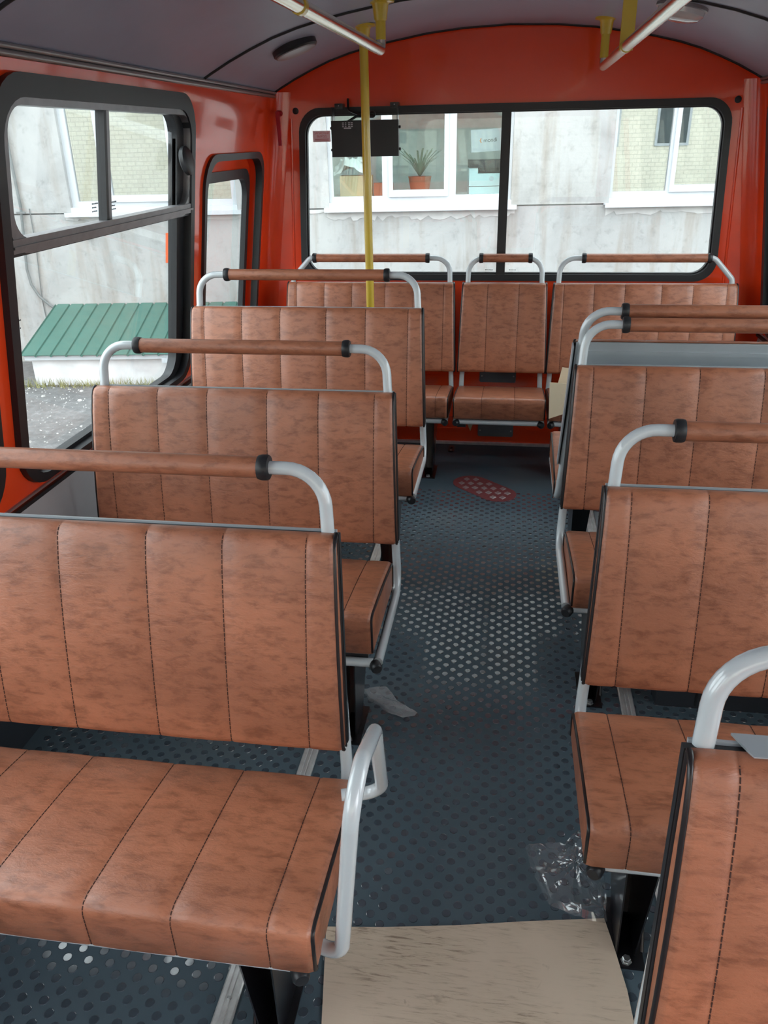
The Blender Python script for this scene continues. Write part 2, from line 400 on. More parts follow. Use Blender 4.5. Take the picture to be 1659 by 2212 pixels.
for nm, mp, root in (('l', ML, wl), ('r', MR, wr)):
    sx = -1 if nm == 'l' else 1
    xa = XC+sx*half_w(.6)
    for y0, y1 in (((YF, YR),) if nm == 'l' else ((YF, -.85), (.30, YR))):
        MB().span(xa-sx*.004, xa+sx*.05, y0, y1, 0, .602).obj('lower_panel', M['panel'], root)
    YS = YF if nm == 'l' else .32
    for k, (y0, z0, d) in enumerate(((.612, .012, .012), (.628, .006, .008))):
        m1 = MB(); m1.plate([(YS, y0-z0/2), (YR-.05, y0-z0/2), (YR-.05, y0+z0/2), (YS, y0+z0/2)], 0, d, mp)
        m1.obj('sill_trim', M['rubber'] if k == 0 else M['trim'], root)
    # roof edge trim: two aluminium beads and a dark line
    for (dz, d, rr, mt) in ((0, .012, .008, 'trim'), (.014, .016, .006, 'trim'), (.007, .010, .006, 'rubber')):
        MB().tube([Vector(mp(YF, 1.673+dz, d)), Vector(mp(YR-.03, 1.673+dz, d))], rr, 8).obj('roof_edge_bead', M[mt], root, 60)
    m1 = MB()
    m1.add([mp(YF, 1.665, -.04), mp(YR, 1.665, -.04), mp(YR, 1.72, -.02), mp(YF, 1.72, -.02), mp(YF, 1.69, -.005), mp(YR, 1.69, -.005)], [(0, 1, 2, 3), (3, 2, 5, 4)])
    m1.obj('roof_joint', M['red'], root)
bb = structure(MB().span(XC-half_w(.6)-.01, XC-half_w(.6)+.012, YF, YR-.1, 0, .26).obj('baseboard_left', M['dark']), 'dark kick strip along the foot of the left wall')
bb = structure(MB().span(XC+half_w(.6)-.012, XC+half_w(.6)+.01, .32, YR-.1, 0, .26).obj('baseboard_right', M['dark']), 'dark kick strip along the foot of the right wall')
MB().box((XC-half_w(.3)-.005+.016, 2.13, .31), (.03, .05, .58)).obj('wall_post', M['grey_cover'], wl)

def big_window(name, mp, y0, y1, slider, label):
    root = structure(empty(name, mp((y0+y1)/2, W_Z0, 0)), label)
    inv = Vector(root.location)
    def mp2(y, z, d): return Vector(mp(y, z, d))-inv
    g = MB(); o_ = rrect(y0, y1, W_Z0, W_Z1, .12); i_ = rrect(y0+.035, y1-.035, W_Z0+.022, W_Z1-.05, .10)
    g.ring(o_, i_, -.03, .018, mp2); g.obj('rubber_gasket', M['rubber'], root, 50)
    g = MB(); o2 = rrect(y0+.033, y1-.033, W_Z0+.02, W_Z1-.048, .10); i2 = rrect(y0+.055, y1-.10, W_Z0+.034, W_Z1-.058, .08)
    g.ring(o2, i2, -.045, -.012, mp2); g.obj('rubber_lip', M['rubber'], root, 50)
    MB().plate([(y0+.05, W_Z0+.03), (y1-.06, W_Z0+.03), (y1-.06, 1.27), (y0+.05, 1.27)], -.034, -.030, mp2).obj('lower_pane', M['glass'], root)
    if slider:
        ym = (y0+y1)/2-.05
        g = MB(); g.plate([(y0+.04, 1.248), (y1-.02, 1.248), (y1-.02, 1.256), (y0+.04, 1.256)], -.03, .010, mp2)
        g.obj('rail_seal', M['rubber'], root)
        g = MB(); g.plate([(y0+.04, 1.256), (y1-.02, 1.256), (y1-.02, 1.288), (y0+.04, 1.288)], -.03, .016, mp2)
        g.plate([(y0+.04, 1.266), (y1-.02, 1.266), (y1-.02, 1.272), (y0+.04, 1.272)], .016, .020, mp2)
        g.obj('slider_bottom_rail', M['slider_frame'], root)
        g = MB(); g.ring(rrect(y0+.035, y1-.022, 1.25, W_Z1-.044, .085), rrect(y0+.06, y1-.04, 1.285, W_Z1-.066, .065), -.03, .012, mp2)
        g.obj('slider_frame', M['slider_frame'], root, 50)
        MB().plate([(ym-.018, 1.285), (ym-.003, 1.285), (ym-.003, W_Z1-.06), (ym-.018, W_Z1-.06)], -.02, .006, mp2).obj('pane_edge_seal', M['rubber'], root)
        MB().plate([(ym-.001, 1.285), (ym+.026, 1.285), (ym+.026, W_Z1-.06), (ym-.001, W_Z1-.06)], -.026, .0, mp2).obj('pane_edge_rail', M['slider_frame'], root)
        MB().plate([(y1-.10, 1.288), (y1-.052, 1.288), (y1-.052, W_Z1-.07), (y1-.10, W_Z1-.07)], -.030, -.018, mp2).obj('end_jamb', M['trim'], root)
        MB().plate([(y0+.06, 1.285), (ym-.003, 1.285), (ym-.003, W_Z1-.065), (y0+.06, W_Z1-.065)], -.012, -.008, mp2).obj('upper_pane', M['glass'], root)
        MB().plate([(ym, 1.285), (y1-.04, 1.285), (y1-.04, W_Z1-.065), (ym, W_Z1-.065)], -.024, -.020, mp2).obj('upper_pane', M['glass'], root)
    else:
        MB().plate([(y0+.05, 1.26), (y1-.06, 1.26), (y1-.06, W_Z1-.05), (y0+.05, W_Z1-.05)], -.034, -.030, mp2).obj('upper_pane', M['glass'], root)
    return root, mp2
wi = 1
w1, m1p = big_window('window_1', ML, *WIN_L[3], True, 'left side window with sliding upper panes beside the second and third seats')
# knob and glass marks on that window
k = MB(); c = m1p(2.905, 1.43, .010)
k.lathe([(.040, 0), (.047, .006), (.047, .018), (.040, .023), (.016, .024)], c, (1, 0, .14), 24).obj('latch_knob', M['rubber'], w1, 40)
MB().plate([(2.925, 1.085), (2.953, 1.085), (2.953, 1.19), (2.925, 1.19)], -.065, -.05, m1p).obj('orange_marker', M['marker'], w1)
def glass_mark(root, mpf, y, z, d, s=1.):
    g = MB()
    for j, (ln, hh) in enumerate(((.034, .0045), (.020, .004), (.028, .004))):
        q = 0
        while q < ln:
            ww = random.uniform(.003, .006)
            g.plate([(y+q*s, z-j*.010), (y+(q+ww)*s, z-j*.010), (y+(q+ww)*s, z-j*.010+hh*random.uniform(.6, 1)), (y+q*s, z-j*.010+hh*.9)], d, d+.0006, mpf); q += ww+.002
    g.obj('glass_mark', M['dark_ink'], root)
glass_mark(w1, m1p, 1.86, 1.085, -.029); glass_mark(w1, m1p, 2.255, 1.335, -.007); glass_mark(w1, m1p, 2.40, 1.33, -.019)
big_window('window_2', ML, *WIN_L[2], True, 'left side window with rounded black gasket beside the nearest left seat')
big_window('window_3', ML, *WIN_L[1], False, 'left front side window behind the camera')
big_window('window_4', ML, *WIN_L[0], False, 'driver side window')
big_window('window_5', MR, 1.775, 3.0, True, 'right side window beside the rear-facing seat')
big_window('window_6', MR, .53, 1.70, True, 'right side window beside the front right seats')
# small rear quarter window on the left: edging, red sleeve, inner frame and pane
def quarter(name, mp, y0, y1, z0, z1, label):
    root = structure(empty(name, mp((y0+y1)/2, z0, 0)), label); inv = Vector(root.location)
    def mp2(y, z, d): return Vector(mp(y, z, d))-inv
    R1 = (.05, .05, .10, .13)
    MB().ring(rrect(y0-.014, y1+.014, z0-.01, z1+.010, R1), rrect(y0+.012, y1-.012, z0+.01, z1-.016, R1), -.02, .012, mp2).obj('rubber_edging', M['rubber'], root, 50)
    MB().ring(rrect(y0, y1, z0, z1, R1), rrect(y0+.010, y1-.006, z0+.006, z1-.012, R1), -.052, -.02, mp2).obj('red_sleeve', M['red'], root, 50)
    MB().ring(rrect(y0-.01, y1+.01, z0-.01, z1+.01, R1), rrect(y0+.032, y1-.035, z0+.03, z1-.062, R1), -.058, -.051, mp2).obj('red_outer_panel', M['red'], root, 50)
    R2 = (.04, .04, .08, .10)
    MB().ring(rrect(y0+.030, y1-.030, z0+.03, z1-.058, R2), rrect(y0+.050, y1-.070, z0+.05, z1-.098, R2), -.066, -.042, mp2).obj('pane_gasket', M['rubber'], root, 50)
    MB().plate([(y0+.04, z0+.04), (y1-.05, z0+.04), (y1-.05, z1-.08), (y0+.04, z1-.09)], -.060, -.057, mp2).obj('pane', M['glass'], root)
quarter('window_7', ML, 3.14, 3.90, .66, 1.435, 'narrow rear quarter window on the left with a doubled black frame')
big_window('window_8', MR, 3.10, 3.92, False, 'right rear side window, its black gasket at the right edge')

# rear wall
def rw_half(z): return .965+(1.53-z)*.045
RWX = -.036
def rear_loop(inset, z0=.85, z1=1.622, rad=.10):
    pts = rrect(-1+inset, 1-inset, z0+inset, z1-inset, max(.02, rad-inset*.6), 8); out = []
    for u, z in pts:
        out.append((RWX+u*rw_half(z), z))
    return out
wall_pts = [(XC-half_w(z)-.03, z) for z in (0, .6, 1.2, 1.69)]
outer = [(XC-1.30, 0.0), (XC+1.30, 0.0), (XC+1.15, 1.69)]+[(x, z+.02) for x, z in reversed(arch_pts)]+[(XC-1.15, 1.69)]
rear = MB().holed(outer, [rear_loop(.012)], 0, -.06, MBK).obj('wall_rear', M['red'])
structure(rear, 'orange red enamelled rear wall of the bus')
# corner coves
for sx in (-1, 1):
    g = MB(); cols = []
    for z in (0, .6, 1.0, 1.4, 1.69):
        xw = XC+sx*half_w(z); R = .08; cx, cy = xw-sx*R, YR-R
        cols.append([(cx+sx*R*math.cos(t*PI/2/8), cy+R*math.sin(t*PI/2/8), z) for t in range(9)])
    vs = [q for cc in cols for q in cc]; fs = [(i*9+k, i*9+k+1, (i+1)*9+k+1, (i+1)*9+k) for i in range(4) for k in range(8)]
    g.add(vs, fs); g.obj('corner_cove', M['red'], rear, 80)
# pressed pillar ridges beside the rear window
for sx in (-1, 1):
    for dx, rr in ((.040, .007),):
        g = MB(); pts = [(RWX+sx*(rw_half(z)+dx), YR+.002, z) for z in (.80, 1.0, 1.25, 1.5, 1.58)]
        g.tube(pts, rr, 8).obj('pressed_ridge', M['red'], rear, 80)
    MB().lathe([(.0145, -.004), (.0145, .003), (.010, .005)], (RWX+sx*(rw_half(1.61)+.018), YR-.0, 1.612), (0, -1, 0), 18).obj('rubber_plug', M['rubber'], rear, 40)
# crease above the window, lower pressings and cover plates
for (x0, x1) in ((-.55, -.16), (.10, .55)):
    g = MB(); g.ring(rrect(x0, x1, .075, .15, .03), rrect(x0+.012, x1-.012, .087, .138, .022), -.002, .006, MBK); g.obj('pressed_frame', M['red'], rear, 60)
    g = MB(); g.ring(rrect(x0-.3 if x0 < 0 else x0, x1 if x0 < 0 else x1+.3, .36, .62, .05), rrect(x0-.288 if x0 < 0 else x0+.012, x1-.012 if x0 < 0 else x1+.288, .372, .608, .04), -.002, .006, MBK); g.obj('pressed_frame', M['red'], rear, 60)
for (z0, z1) in ((.045, .110), (.34, .405)):
    pl = MB().plate(rrect(-.125, .06, z0, z1, .008, 3), 0, .006, MBK).obj('cover_plate', M['grey_cover'], rear)
    for x in (-.113, .048):
        MB().lathe([(.004, 0), (.003, .002)], (x, YR-.006, (z0+z1)/2), (0, -1, 0), 8).obj('plate_screw', M['screw'], pl)
MB().span(XC-1.2, XC+1.2, YR-.02, YR, 0, .012).obj('floor_edge_trim', M['alu'], rear)
# rear window
rwin = structure(empty('window_9', (RWX, YR, .85)), 'wide two-pane rear window with rounded black gasket')
def MBK2(x, z, d): return Vector(MBK(x, z, d))-Vector((RWX, YR, .85))
MB().ring(rear_loop(0), rear_loop(.030), -.03, .016, MBK2).obj('rubber_gasket', M['rubber'], rwin, 50)
MB().ring(rear_loop(.026), rear_loop(.036), -.03, -.004, MBK2).obj('rubber_lip', M['rubber'], rwin, 50)
MB().plate([(-.062, .86), (-.020, .86), (-.020, 1.60), (-.062, 1.60)], -.03, .014, MBK2).obj('centre_divider', M['rubber'], rwin)
for x0, x1 in ((-1.01, -.06), (-.022, .94)):
    MB().plate([(x0, .865), (x1, .865), (x1-.02 if x1 > 0 else x1, 1.606), (x0+.02 if x0 < -.5 else x0, 1.606)], -.022, -.018, MBK2).obj('pane', M['glass'], rwin)
glass_mark(rwin, MBK2, -.115, .895, -.016); glass_mark(rwin, MBK2, .0, .895, -.016)

# front end with windscreen (behind the camera)
fr = MB().holed([(XC-1.30, 0.0), (XC+1.30, 0.0), (XC+1.15, 1.69)]+[(x, z+.02) for x, z in reversed(arch_pts)]+[(XC-1.15, 1.69)], [rrect(XC-1.02, XC+1.02, .72, 1.68, .12)], 0, .06, lambda x, z, d: (x, YF-d, z)).obj('wall_front', M['red'])
structure(fr, 'front wall of the bus around the windscreen')
ws = structure(MB().plate(rrect(XC-1.03, XC+1.03, .71, 1.69, .12), 0, .006, lambda x, z, d: (x, YF-.03-d, z)).obj('window_10', M['glass']), 'windscreen of the bus')

# ------------------------------------------------------------------ seats
ZT, ZB, TILT, TAPER = .8871, .4738, .0717, .0137
SEAMS2 = [.072, .235, .398, .591, .754, .927]
SEAMS1 = [.315, .665]
TH = .034
def make_profile(raw):
    P = [Vector((0, q[0], q[1])) for q in raw]; out = []
    for i, q in enumerate(P):
        t = (P[min(i+1, len(P)-1)]-P[max(i-1, 0)]).normalized()
        out.append((q.y, q.z, t))
    return out
def pad(prof, half, seams, g=.0020, puff=.0009, edge=.010):
    """prof: list (y, z, ny, nz, s); half(s): half width; seams: absolute x; returns MB"""
    mb = MB(); h0 = half(0)
    xs = []
    cuts = [-h0]+list(seams)+[h0]
    cols = [('e', -1, 0, -edge), ('e', -1, edge*.35, -edge*.3), ('e', -1, edge, 0)]
    for i in range(len(cuts)-1):
        a_, b_ = cuts[i], cuts[i+1]
        if i > 0: cols += [('a', a_, -g), ('a', a_+.0045, 0)]
        for q in (.25, .5, .75):
            cols.append(('a', a_+(b_-a_)*q, puff*(1 if q == .5 else .75)*(1 if 0 < i < len(cuts)-2 else .4)))
        if i < len(cuts)-2: cols.append(('a', b_-.0045, 0))
    cols += [('e', 1, edge, 0), ('e', 1, edge*.35, -edge*.3), ('e', 1, 0, -edge)]
    m_ = len(prof); vs = []
    for cdef in cols:
        for i, (y, z, ny, nz, s_) in enumerate(prof):
            hw = half(s_)
            x = cdef[1]*(hw-cdef[2]) if cdef[0] == 'e' else max(-hw+.012, min(hw-.012, cdef[1]))
            d = cdef[-1]
            if i in (0, m_-1) and d > 0: d = 0
            if i in (0, m_-1): d = 0 if cdef[0] == 'a' else d*.2
            vs.append((x, y+ny*d, z+nz*d))
    n_ = len(cols); fs = []
    for c_ in range(n_-1):
        for i in range(m_-1): fs.append((c_*m_+i, c_*m_+i+1, (c_+1)*m_+i+1, (c_+1)*m_+i))
        fs.append((c_*m_, (c_+1)*m_, (c_+1)*m_+m_-1, c_*m_+m_-1))
    fs.append(tuple(range(m_))); fs.append(tuple(range((n_-1)*m_, n_*m_))); mb.add(vs, fs); return mb
def norm_profile(raw, flip=1):
    out = []; n_ = len(raw); tot = 0
    for i, (y, z) in enumerate(raw):
        y0, z0 = raw[max(i-1, 0)]; y1, z1 = raw[min(i+1, n_-1)]
        ty, tz = y1-y0, z1-z0; L = math.hypot(ty, tz) or 1
        out.append([y, z, -tz/L*flip, ty/L*flip, 0])
    return out
def stitch(prof, i0, i1, seams, g=.0022, lift=.0003, wid=.0013):
    mb = MB(); P = prof[i0:i1+1]
    for x in seams:
        acc = 0
        for k in range(len(P)-1):
            A, B = P[k], P[k+1]; L = math.hypot(B[0]-A[0], B[1]-A[1])
            if L < 1e-6: continue
            q = -acc
            while q < L:
                s0, s1 = max(q, 0)/L, min(q+.0068, L)/L
                if s1 > s0 and q+.0068 > 0:
                    pts = []
                    for s_ in (s0, s1):
                        y = A[0]+(B[0]-A[0])*s_; z = A[1]+(B[1]-A[1])*s_; ny = A[2]+(B[2]-A[2])*s_; nz = A[3]+(B[3]-A[3])*s_
                        for dx in (-wid/2, wid/2):
                            for dd in (-g-.001, -g+lift+.0012): pts.append((x+dx, y+ny*dd, z+nz*dd))
                    mb.add(pts, [(0, 1, 3, 2), (4, 6, 7, 5), (0, 4, 5, 1), (2, 3, 7, 6), (1, 5, 7, 3)])
                q += .0092
            acc = (acc+L) % .0092
    return mb
def make_seat(label, xc, yb, dz=0., width=.88, aisle=1, rotz=0, single=False, cush_dx=0., cush_dz=0., armrest=False, slant=0, name='bus_seat', group='bus seats', cap_in=.152, foot=True, zfoot=0., bar_dz=.022, rise=.111, wrap=False, flange=False, slim=0.):
    root = tag(empty(name, (xc, yb, zfoot), rotz), label, 'seat', group)
    zt, zb = ZT+dz-zfoot, ZB+dz-zfoot; H = math.hypot(TILT, zt-zb); uy, uz = TILT/H, (zt-zb)/H; ny, nz = -uz, uy
    hw = width/2
    half = lambda s_: hw-TAPER*max(0, min(1, s_/H))
    def P(s_, d): return (uy*s_+ny*d, zb+uz*s_+nz*d)
    # ---- backrest
    raw = [(0, -TH), (0, -.010), (.004, -.003), (.014, 0)]
    for q in (.05, .12, .2, .28, .35): raw.append((q*H/.42, .009*math.sin(PI*q/.42)))
    raw += [(H-.024, -.001), (H-.012, -.005), (H-.004, -.012), (H, -.022), (H, -TH)]
    yz = [P(*q) for q in raw]; prof = norm_profile(yz)
    for q, rr in zip(prof, raw): q[4] = rr[0]
    if prof[6][2] > 0: prof = [[y, z, -a_, -b_, s_] for y, z, a_, b_, s_ in prof]
    seams = [(-.5+f)*width for f in (SEAMS1 if single else SEAMS2)]
    bk = pad(prof, half, seams).obj('backrest', M['leather'], root, 50)
    st_ = stitch(prof, 1, len(prof)-3, seams); so = st_.obj('seam_stitching', M['stitch'], bk); so['kind'] = 'stuff'
    for sx in (-1, 1):
        MB().tube([(sx*(half(s_)-.001), *P(s_, d-.007)) for (s_, d) in raw[1:-1]], .0038, 6).obj('edge_piping', M['piping'], bk, 60)
        MB().tube([(sx*(half(s_)+.0005), *P(s_, -TH+.006)) for s_ in (.0, H*.5, H)], .0025, 6).obj('edge_piping', M['piping'], bk, 60)
    # shell and rear panel
    g = MB(); d0, d1 = -TH, -TH-.013
    def quad(s_, ex): return [(-half(s_)-ex, *P(s_, d0)), (half(s_)+ex, *P(s_, d0)), (half(s_)+ex, *P(s_, d1)), (-half(s_)-ex, *P(s_, d1))]
    g.hexa(quad(.004, .003), quad(H-.002, .003)); g.obj('back_shell', M['black_plastic'], root)
    g = MB(); d0, d1 = -TH-.0125, -TH-.018
    g.hexa(quad(.02, -.004), quad(H+.002, -.004))
    bp = g.obj('back_panel', M['grey_metal'], root)
    if wrap:
        d0, d1 = -TH-.013, -TH-.045
        for sx in (-1, 1):
            g = MB(); g.hexa([(sx*(half(q)+e_), *P(q, d)) for q, e_, d in ((.02, .004, d0), (.02, .008, d0), (.02, .008, d1), (.02, .004, d1))], [(sx*(half(q)+e_), *P(q, d)) for q, e_, d in ((H, .004, d0), (H, .008, d0), (H, .008, d1), (H, .004, d1))]); g.obj('side_flange', M['grey_metal'], bp)
    g = MB(); d0, d1 = -.022, -TH-(.028 if flange else .017)
    q4 = [(-half(H)+.066, *P(H-.001, d0)), (half(H)-.066, *P(H-.001, d0)), (half(H)-.052, *P(H+.003, d1)), (-half(H)+.052, *P(H+.003, d1))]
    g.hexa(q4, [(x, y, z+.003) for x, y, z in q4])
    if flange: g.obj('top_flange', M['grey_metal'], bp)
    for s_ in (H-.035, H-.075):
        g = MB(); g.hexa([(-half(s_)+.01, *P(s_, -TH-.017)), (half(s_)-.01, *P(s_, -TH-.017)), (half(s_)-.01, *P(s_, -TH-.022)), (-half(s_)+.01, *P(s_, -TH-.022))],
                         [(-half(s_)+.01, *P(s_+.012, -TH-.017)), (half(s_)-.01, *P(s_+.012, -TH-.017)), (half(s_)-.01, *P(s_+.012, -TH-.022)), (-half(s_)+.01, *P(s_+.012, -TH-.022))])
        g.obj('pressed_rib', M['grey_metal'], bp)
    # ---- tubular frame
    zf = .315+dz+bar_dz-zfoot; yf = -.325
    xe = hw-.004-slim; DT = -TH-.006
    yr_, zr_ = P(H+rise/uz, DT)
    def leg_path(sx):
        xt = half(H)-.022
        top = [(sx*xe, yf, zf+.004), (sx*xe, .052, zf), (sx*(xt+.002), *P(H, DT))]
        return top, xt
    topL, xt = leg_path(-1); topR, _ = leg_path(1)
    rail_r = .070
    pathL = topL[:-1]+([(-xt, *P(H+.02, DT)), (-hw+cap_in-.03, yr_, zr_)] if slant == -1 else [(-xt+.004, yr_, zr_)])
    pathR = topR[:-1]+([(xt, *P(H+.02, DT)), (hw-cap_in+.03, yr_, zr_)] if slant == 1 else [(xt-.004, yr_, zr_)])
    full = pathL+list(reversed(pathR))
    nL = len(pathL)-1
    radii = [.075]+([.03, .04] if slant == -1 else [rail_r])+([.04, .03] if slant == 1 else [rail_r])+[.075]
    MB().tube(fillet(full, radii, 9), .0122, 14).obj('tubular_frame', M['tube'], root, 60)
    xc_ = hw-cap_in
    sl = MB().tube([(q, yr_, zr_) for q in (-xc_, -xc_*.5, 0, xc_*.5, xc_)], .0195, 20).obj('grip_sleeve', M['leather'], root, 60)
    for sx in (-1, 1):
        MB().lathe([(.013, -.010), (.0215, -.009), (.0232, -.003), (.0232, .006), (.0215, .010), (.013, .011)], (sx*(xc_+.006), yr_, zr_), (sx, 0, 0), 20).obj('end_ring', M['rubber'], root, 40)
    bar = MB().tube([(-xe+.012, yf, zf), (xe-.012, yf, zf)], .0122, 12).obj('front_crossbar', M['tube'], root, 60)
    for sx in (-1, 1):
        MB().lathe([(.0128, -.012), (.0145, -.010), (.0145, .010), (.011, .015)], (sx*(xe-.004), yf-.012, zf-.002), (sx*.5, -1, 0), 16).obj('tube_cap', M['rubber'], bar, 40)
    # ---- seat cushion
    cf, cb = .446+dz+cush_dz-zfoot, .402+dz+cush_dz-zfoot; fb = .347+dz-zfoot; y0 = -.3525; y1 = .022
    raw2 = [(y0+.012, fb), (y0+.003, fb+.008), (y0, cf-.020), (y0+.003, cf-.009), (y0+.010, cf-.002), (y0+.026, cf+.001)]
    for q in (.25, .45, .65, .85): raw2.append((y0+.036+(y1-y0-.05)*q, cf+(cb-cf)*q+.004*math.sin(PI*q)))
    raw2 += [(y1-.012, cb-.001), (y1-.003, cb-.008), (y1, cb-.022), (y1-.004, fb-.012)]
    pf = norm_profile(raw2)
    if pf[7][3] < 0: pf = [[y, z, -a_, -b_, s_] for y, z, a_, b_, s_ in pf]
    hwc = hw+.006-slim
    pf = [[y, z, a_, b_, 0] for y, z, a_, b_, s_ in pf]
    cu_ = pad(pf, lambda s_: hwc, seams)
    cu_.v = [(x+cush_dx, y, z) for x, y, z in cu_.v]
    co = cu_.obj('seat_cushion', M['leather'], root, 50)
    st_ = stitch(pf, 0, 10, [s_ for s_ in seams]); st_.v = [(x+cush_dx, y, z) for x, y, z in st_.v]
    so = st_.obj('seam_stitching', M['stitch'], co); so['kind'] = 'stuff'
    for sx in (-1, 1):
        MB().tube([(cush_dx+sx*(hwc-.001), q[0]-q[2]*.007, q[1]-q[3]*.007) for q in pf], .0038, 6).obj('edge_piping', M['piping'], co, 60)
    # support pan under the cushion
    MB().span(-hw+.03, hw-.03, -.32, .02, fb-.026, fb-.008).obj('support_pan', M['black_paint'], root)
    # ---- leg on the aisle side
    if foot:
        lx = aisle*(hw-.10); sgn = aisle
        lg = MB(); zt_ = fb-.02
        for dx in (-.024, .022):
            lg.add([(lx+dx*1.3, -.30, zt_), (lx+dx*1.3+.003, -.30, zt_), (lx+dx*1.3+.003, -.06, zt_), (lx+dx*1.3, -.06, zt_),
                    (lx+dx*.75, -.262, .004), (lx+dx*.75+.003, -.262, .004), (lx+dx*.75+.003, -.16, .004), (lx+dx*.75, -.16, .004)],
                   [(3, 2, 1, 0), (4, 5, 6, 7), (0, 1, 5, 4), (1, 2, 6, 5), (2, 3, 7, 6), (3, 0, 4, 7)])
        lg.hexa([(lx-.018, -.162, .004), (lx+.019, -.162, .004), (lx+.019, -.158, .004), (lx-.018, -.158, .004)], [(lx-.031, -.064, zt_), (lx+.032, -.064, zt_), (lx+.032, -.06, zt_), (lx-.031, -.06, zt_)])
        leg = lg.obj('leg', M['black_paint'], root)
        MB().span(lx-.032, lx+.034, -.29, -.13, 0, .005).obj('foot_plate', M['black_paint'], leg)
        MB().lathe([(.011, .005), (.011, .0065), (.0085, .007), (.0085, .014), (.007, .015)], (lx, -.276, 0), seg=6).obj('hex_bolt', M['screw'], leg)
        MB().tube([(lx-sgn*.028, -.10, zt_), (lx-sgn*.028, -.27, .03)], .004, 8).obj('brace', M['black_paint'], leg, 60)
    MB().span(-aisle*(hw-.04)-.02, -aisle*(hw-.04)+.02, -.26, -.06, .28+dz-zfoot, fb-.02).obj('wall_bracket', M['black_paint'], root)
    if armrest:
        L = lambda x, y, z: (x-xc, y-yb, z)
        pts = [L(-.275, .845, .318), L(-.212, .822, .322), L(-.170, .775, .735), L(-.180, 1.000, .626), L(-.188, 1.105, .392), L(-.262, 1.085, .392)]
        MB().tube(fillet(pts, [.05, .055, .030, .035], 9), .0122, 14).obj('armrest', M['tube'], root, 60)
    return root

make_seat('front left brown double seat with white armrest loop, nearest on the left', -.705, 1.1286, -.023, aisle=1, cush_dx=.014, armrest=True)
make_seat('second brown double seat on the left, just behind the seat with the armrest', -.7148, 1.948, -.010, bar_dz=-.004, aisle=1, cush_dx=-.020, cush_dz=.016)
make_seat('third brown double seat on the left, in front of the yellow pole', -.721, 2.753, .059, aisle=1, cush_dx=-.008)
make_seat('nearest right brown seat cut off by the bottom right corner, with bare white tube', .642, .6141, 0, aisle=-1, flange=True)
make_seat('brown double seat on the right above the crumpled clear plastic bag', .6313, 1.3845, -.020, aisle=-1, cush_dx=-.008)
make_seat('brown double seat on the right standing back to back with the rear-facing seat', .626, 2.187, .0126, aisle=-1, cush_dx=.022)
make_seat('rear-facing brown double seat on the right showing its grey metal back', .627, 2.50, .058, aisle=1, rotz=PI, rise=.092, wrap=True)
make_seat('left brown double seat of the rear bench under the rear window', -.664, 3.832, -.025, width=.844, aisle=1, slant=-1, bar_dz=.014, slim=.012)
make_seat('narrow middle brown single seat of the rear bench', -.017, 3.832, -.025, width=.421, aisle=1, single=True, cap_in=.102, foot=False, bar_dz=.014, slim=.012)
make_seat('right brown double seat of the rear bench with cardboard lying on it', .6235, 3.832, -.025, width=.849, aisle=-1, slant=1, bar_dz=.014, slim=.012)

# wheel arches and heater box (part of the floor)
for nm, x0, x1, y0, y1 in (('wheel_arch', XC-1.24, -.62, 2.46, 3.35), ('wheel_arch', .47, XC+1.24, 1.93, 3.35)):
    g = MB(); pr = [(y0, 0), (y0, .20), (y0+.04, .25), (y1-.04, .25), (y1, .20), (y1, 0)]; n = len(pr)
    g.add([(x0, q[0], q[1]) for q in pr]+[(x1, q[0], q[1]) for q in pr], [tuple(range(n)), tuple(range(2*n-1, n-1, -1))]+[(i, (i+1) % n, n+(i+1) % n, n+i) for i in range(n)])
    wa = g.obj(nm, M['dark'], fl)
    for k in range(3):
        xx = x0+(x1-x0)*(.15+.3*k); MB().span(xx-.003, xx+.003, y0-.003, y0, .01, .20).obj('cover_joint', M['rubber'], wa)

# ------------------------------------------------------------------ handrails, pole
def cup(parent, c, up=True):
    MB().lathe([(.0185, -.055), (.021, -.05), (.026, -.012), (.030, -.006), (.046, -.003), (.046, .004)], c, (0, 0, 1), 20).obj('ceiling_cup', M['yellow'], parent, 40)
pl = tag(empty('grab_pole', (-.582, 3.435, 0)), 'vertical yellow grab pole standing before the rear window', 'pole')
zc = ceil_z(-.582)
MB().tube([(0, 0, 0), (0, 0, zc-.01)], .0168, 18).obj('pole_tube', M['yellow'], pl, 60); cup(pl, (0, 0, zc))
MB().lathe([(.045, 0), (.045, .005), (.022, .012), (.022, .04)], (0, 0, 0), seg=18).obj('floor_flange', M['yellow'], pl, 40)
def handrail(x, y0, y1, z, label, collar_y, zend, lean=0.):
    r_ = tag(empty('ceiling_handrail', (x, y1, z)), label, 'handrail')
    zt_ = ceil_z(x)
    L = lambda q: (q[0]-x, q[1]-y1, q[2]-z)
    path = fillet([(x+lean, y0, z), (x, y1, z), (x, y1, z+.05)], .022, 8)
    MB().tube([L(q) for q in path], .0165, 18).obj('steel_bar', M['steel'], r_, 60)
    MB().tube([L((x, y1, z+.03)), L((x, y1, zt_-.01))], .0168, 18).obj('drop_tube', M['yellow'], r_, 60)
    cup(r_, L((x, y1, zt_)))
    for cy in collar_y:
        xx = x+lean*(y1-cy)/(y1-y0)
        MB().tube([L((xx, cy-.012, z)), L((xx, cy+.012, z))], .0190, 18).obj('collar', M['yellow'], r_, 60)
    MB().tube([L((x+lean, y0, z)), L((x+lean, y0, ceil_z(x)))], .0168, 14).obj('drop_tube', M['yellow'], r_, 60)
    return r_, L
hl, L1_ = handrail(-.455, .9, 3.03, 1.755, 'left overhead handrail wrapped in shiny film with yellow ceiling drop', (2.0,), 1.88, -.05)
hr, L2_ = handrail(.337, .9, 3.75, 1.733, 'right overhead handrail with yellow strap hanging from it', (2.93,), 1.88, -.03)
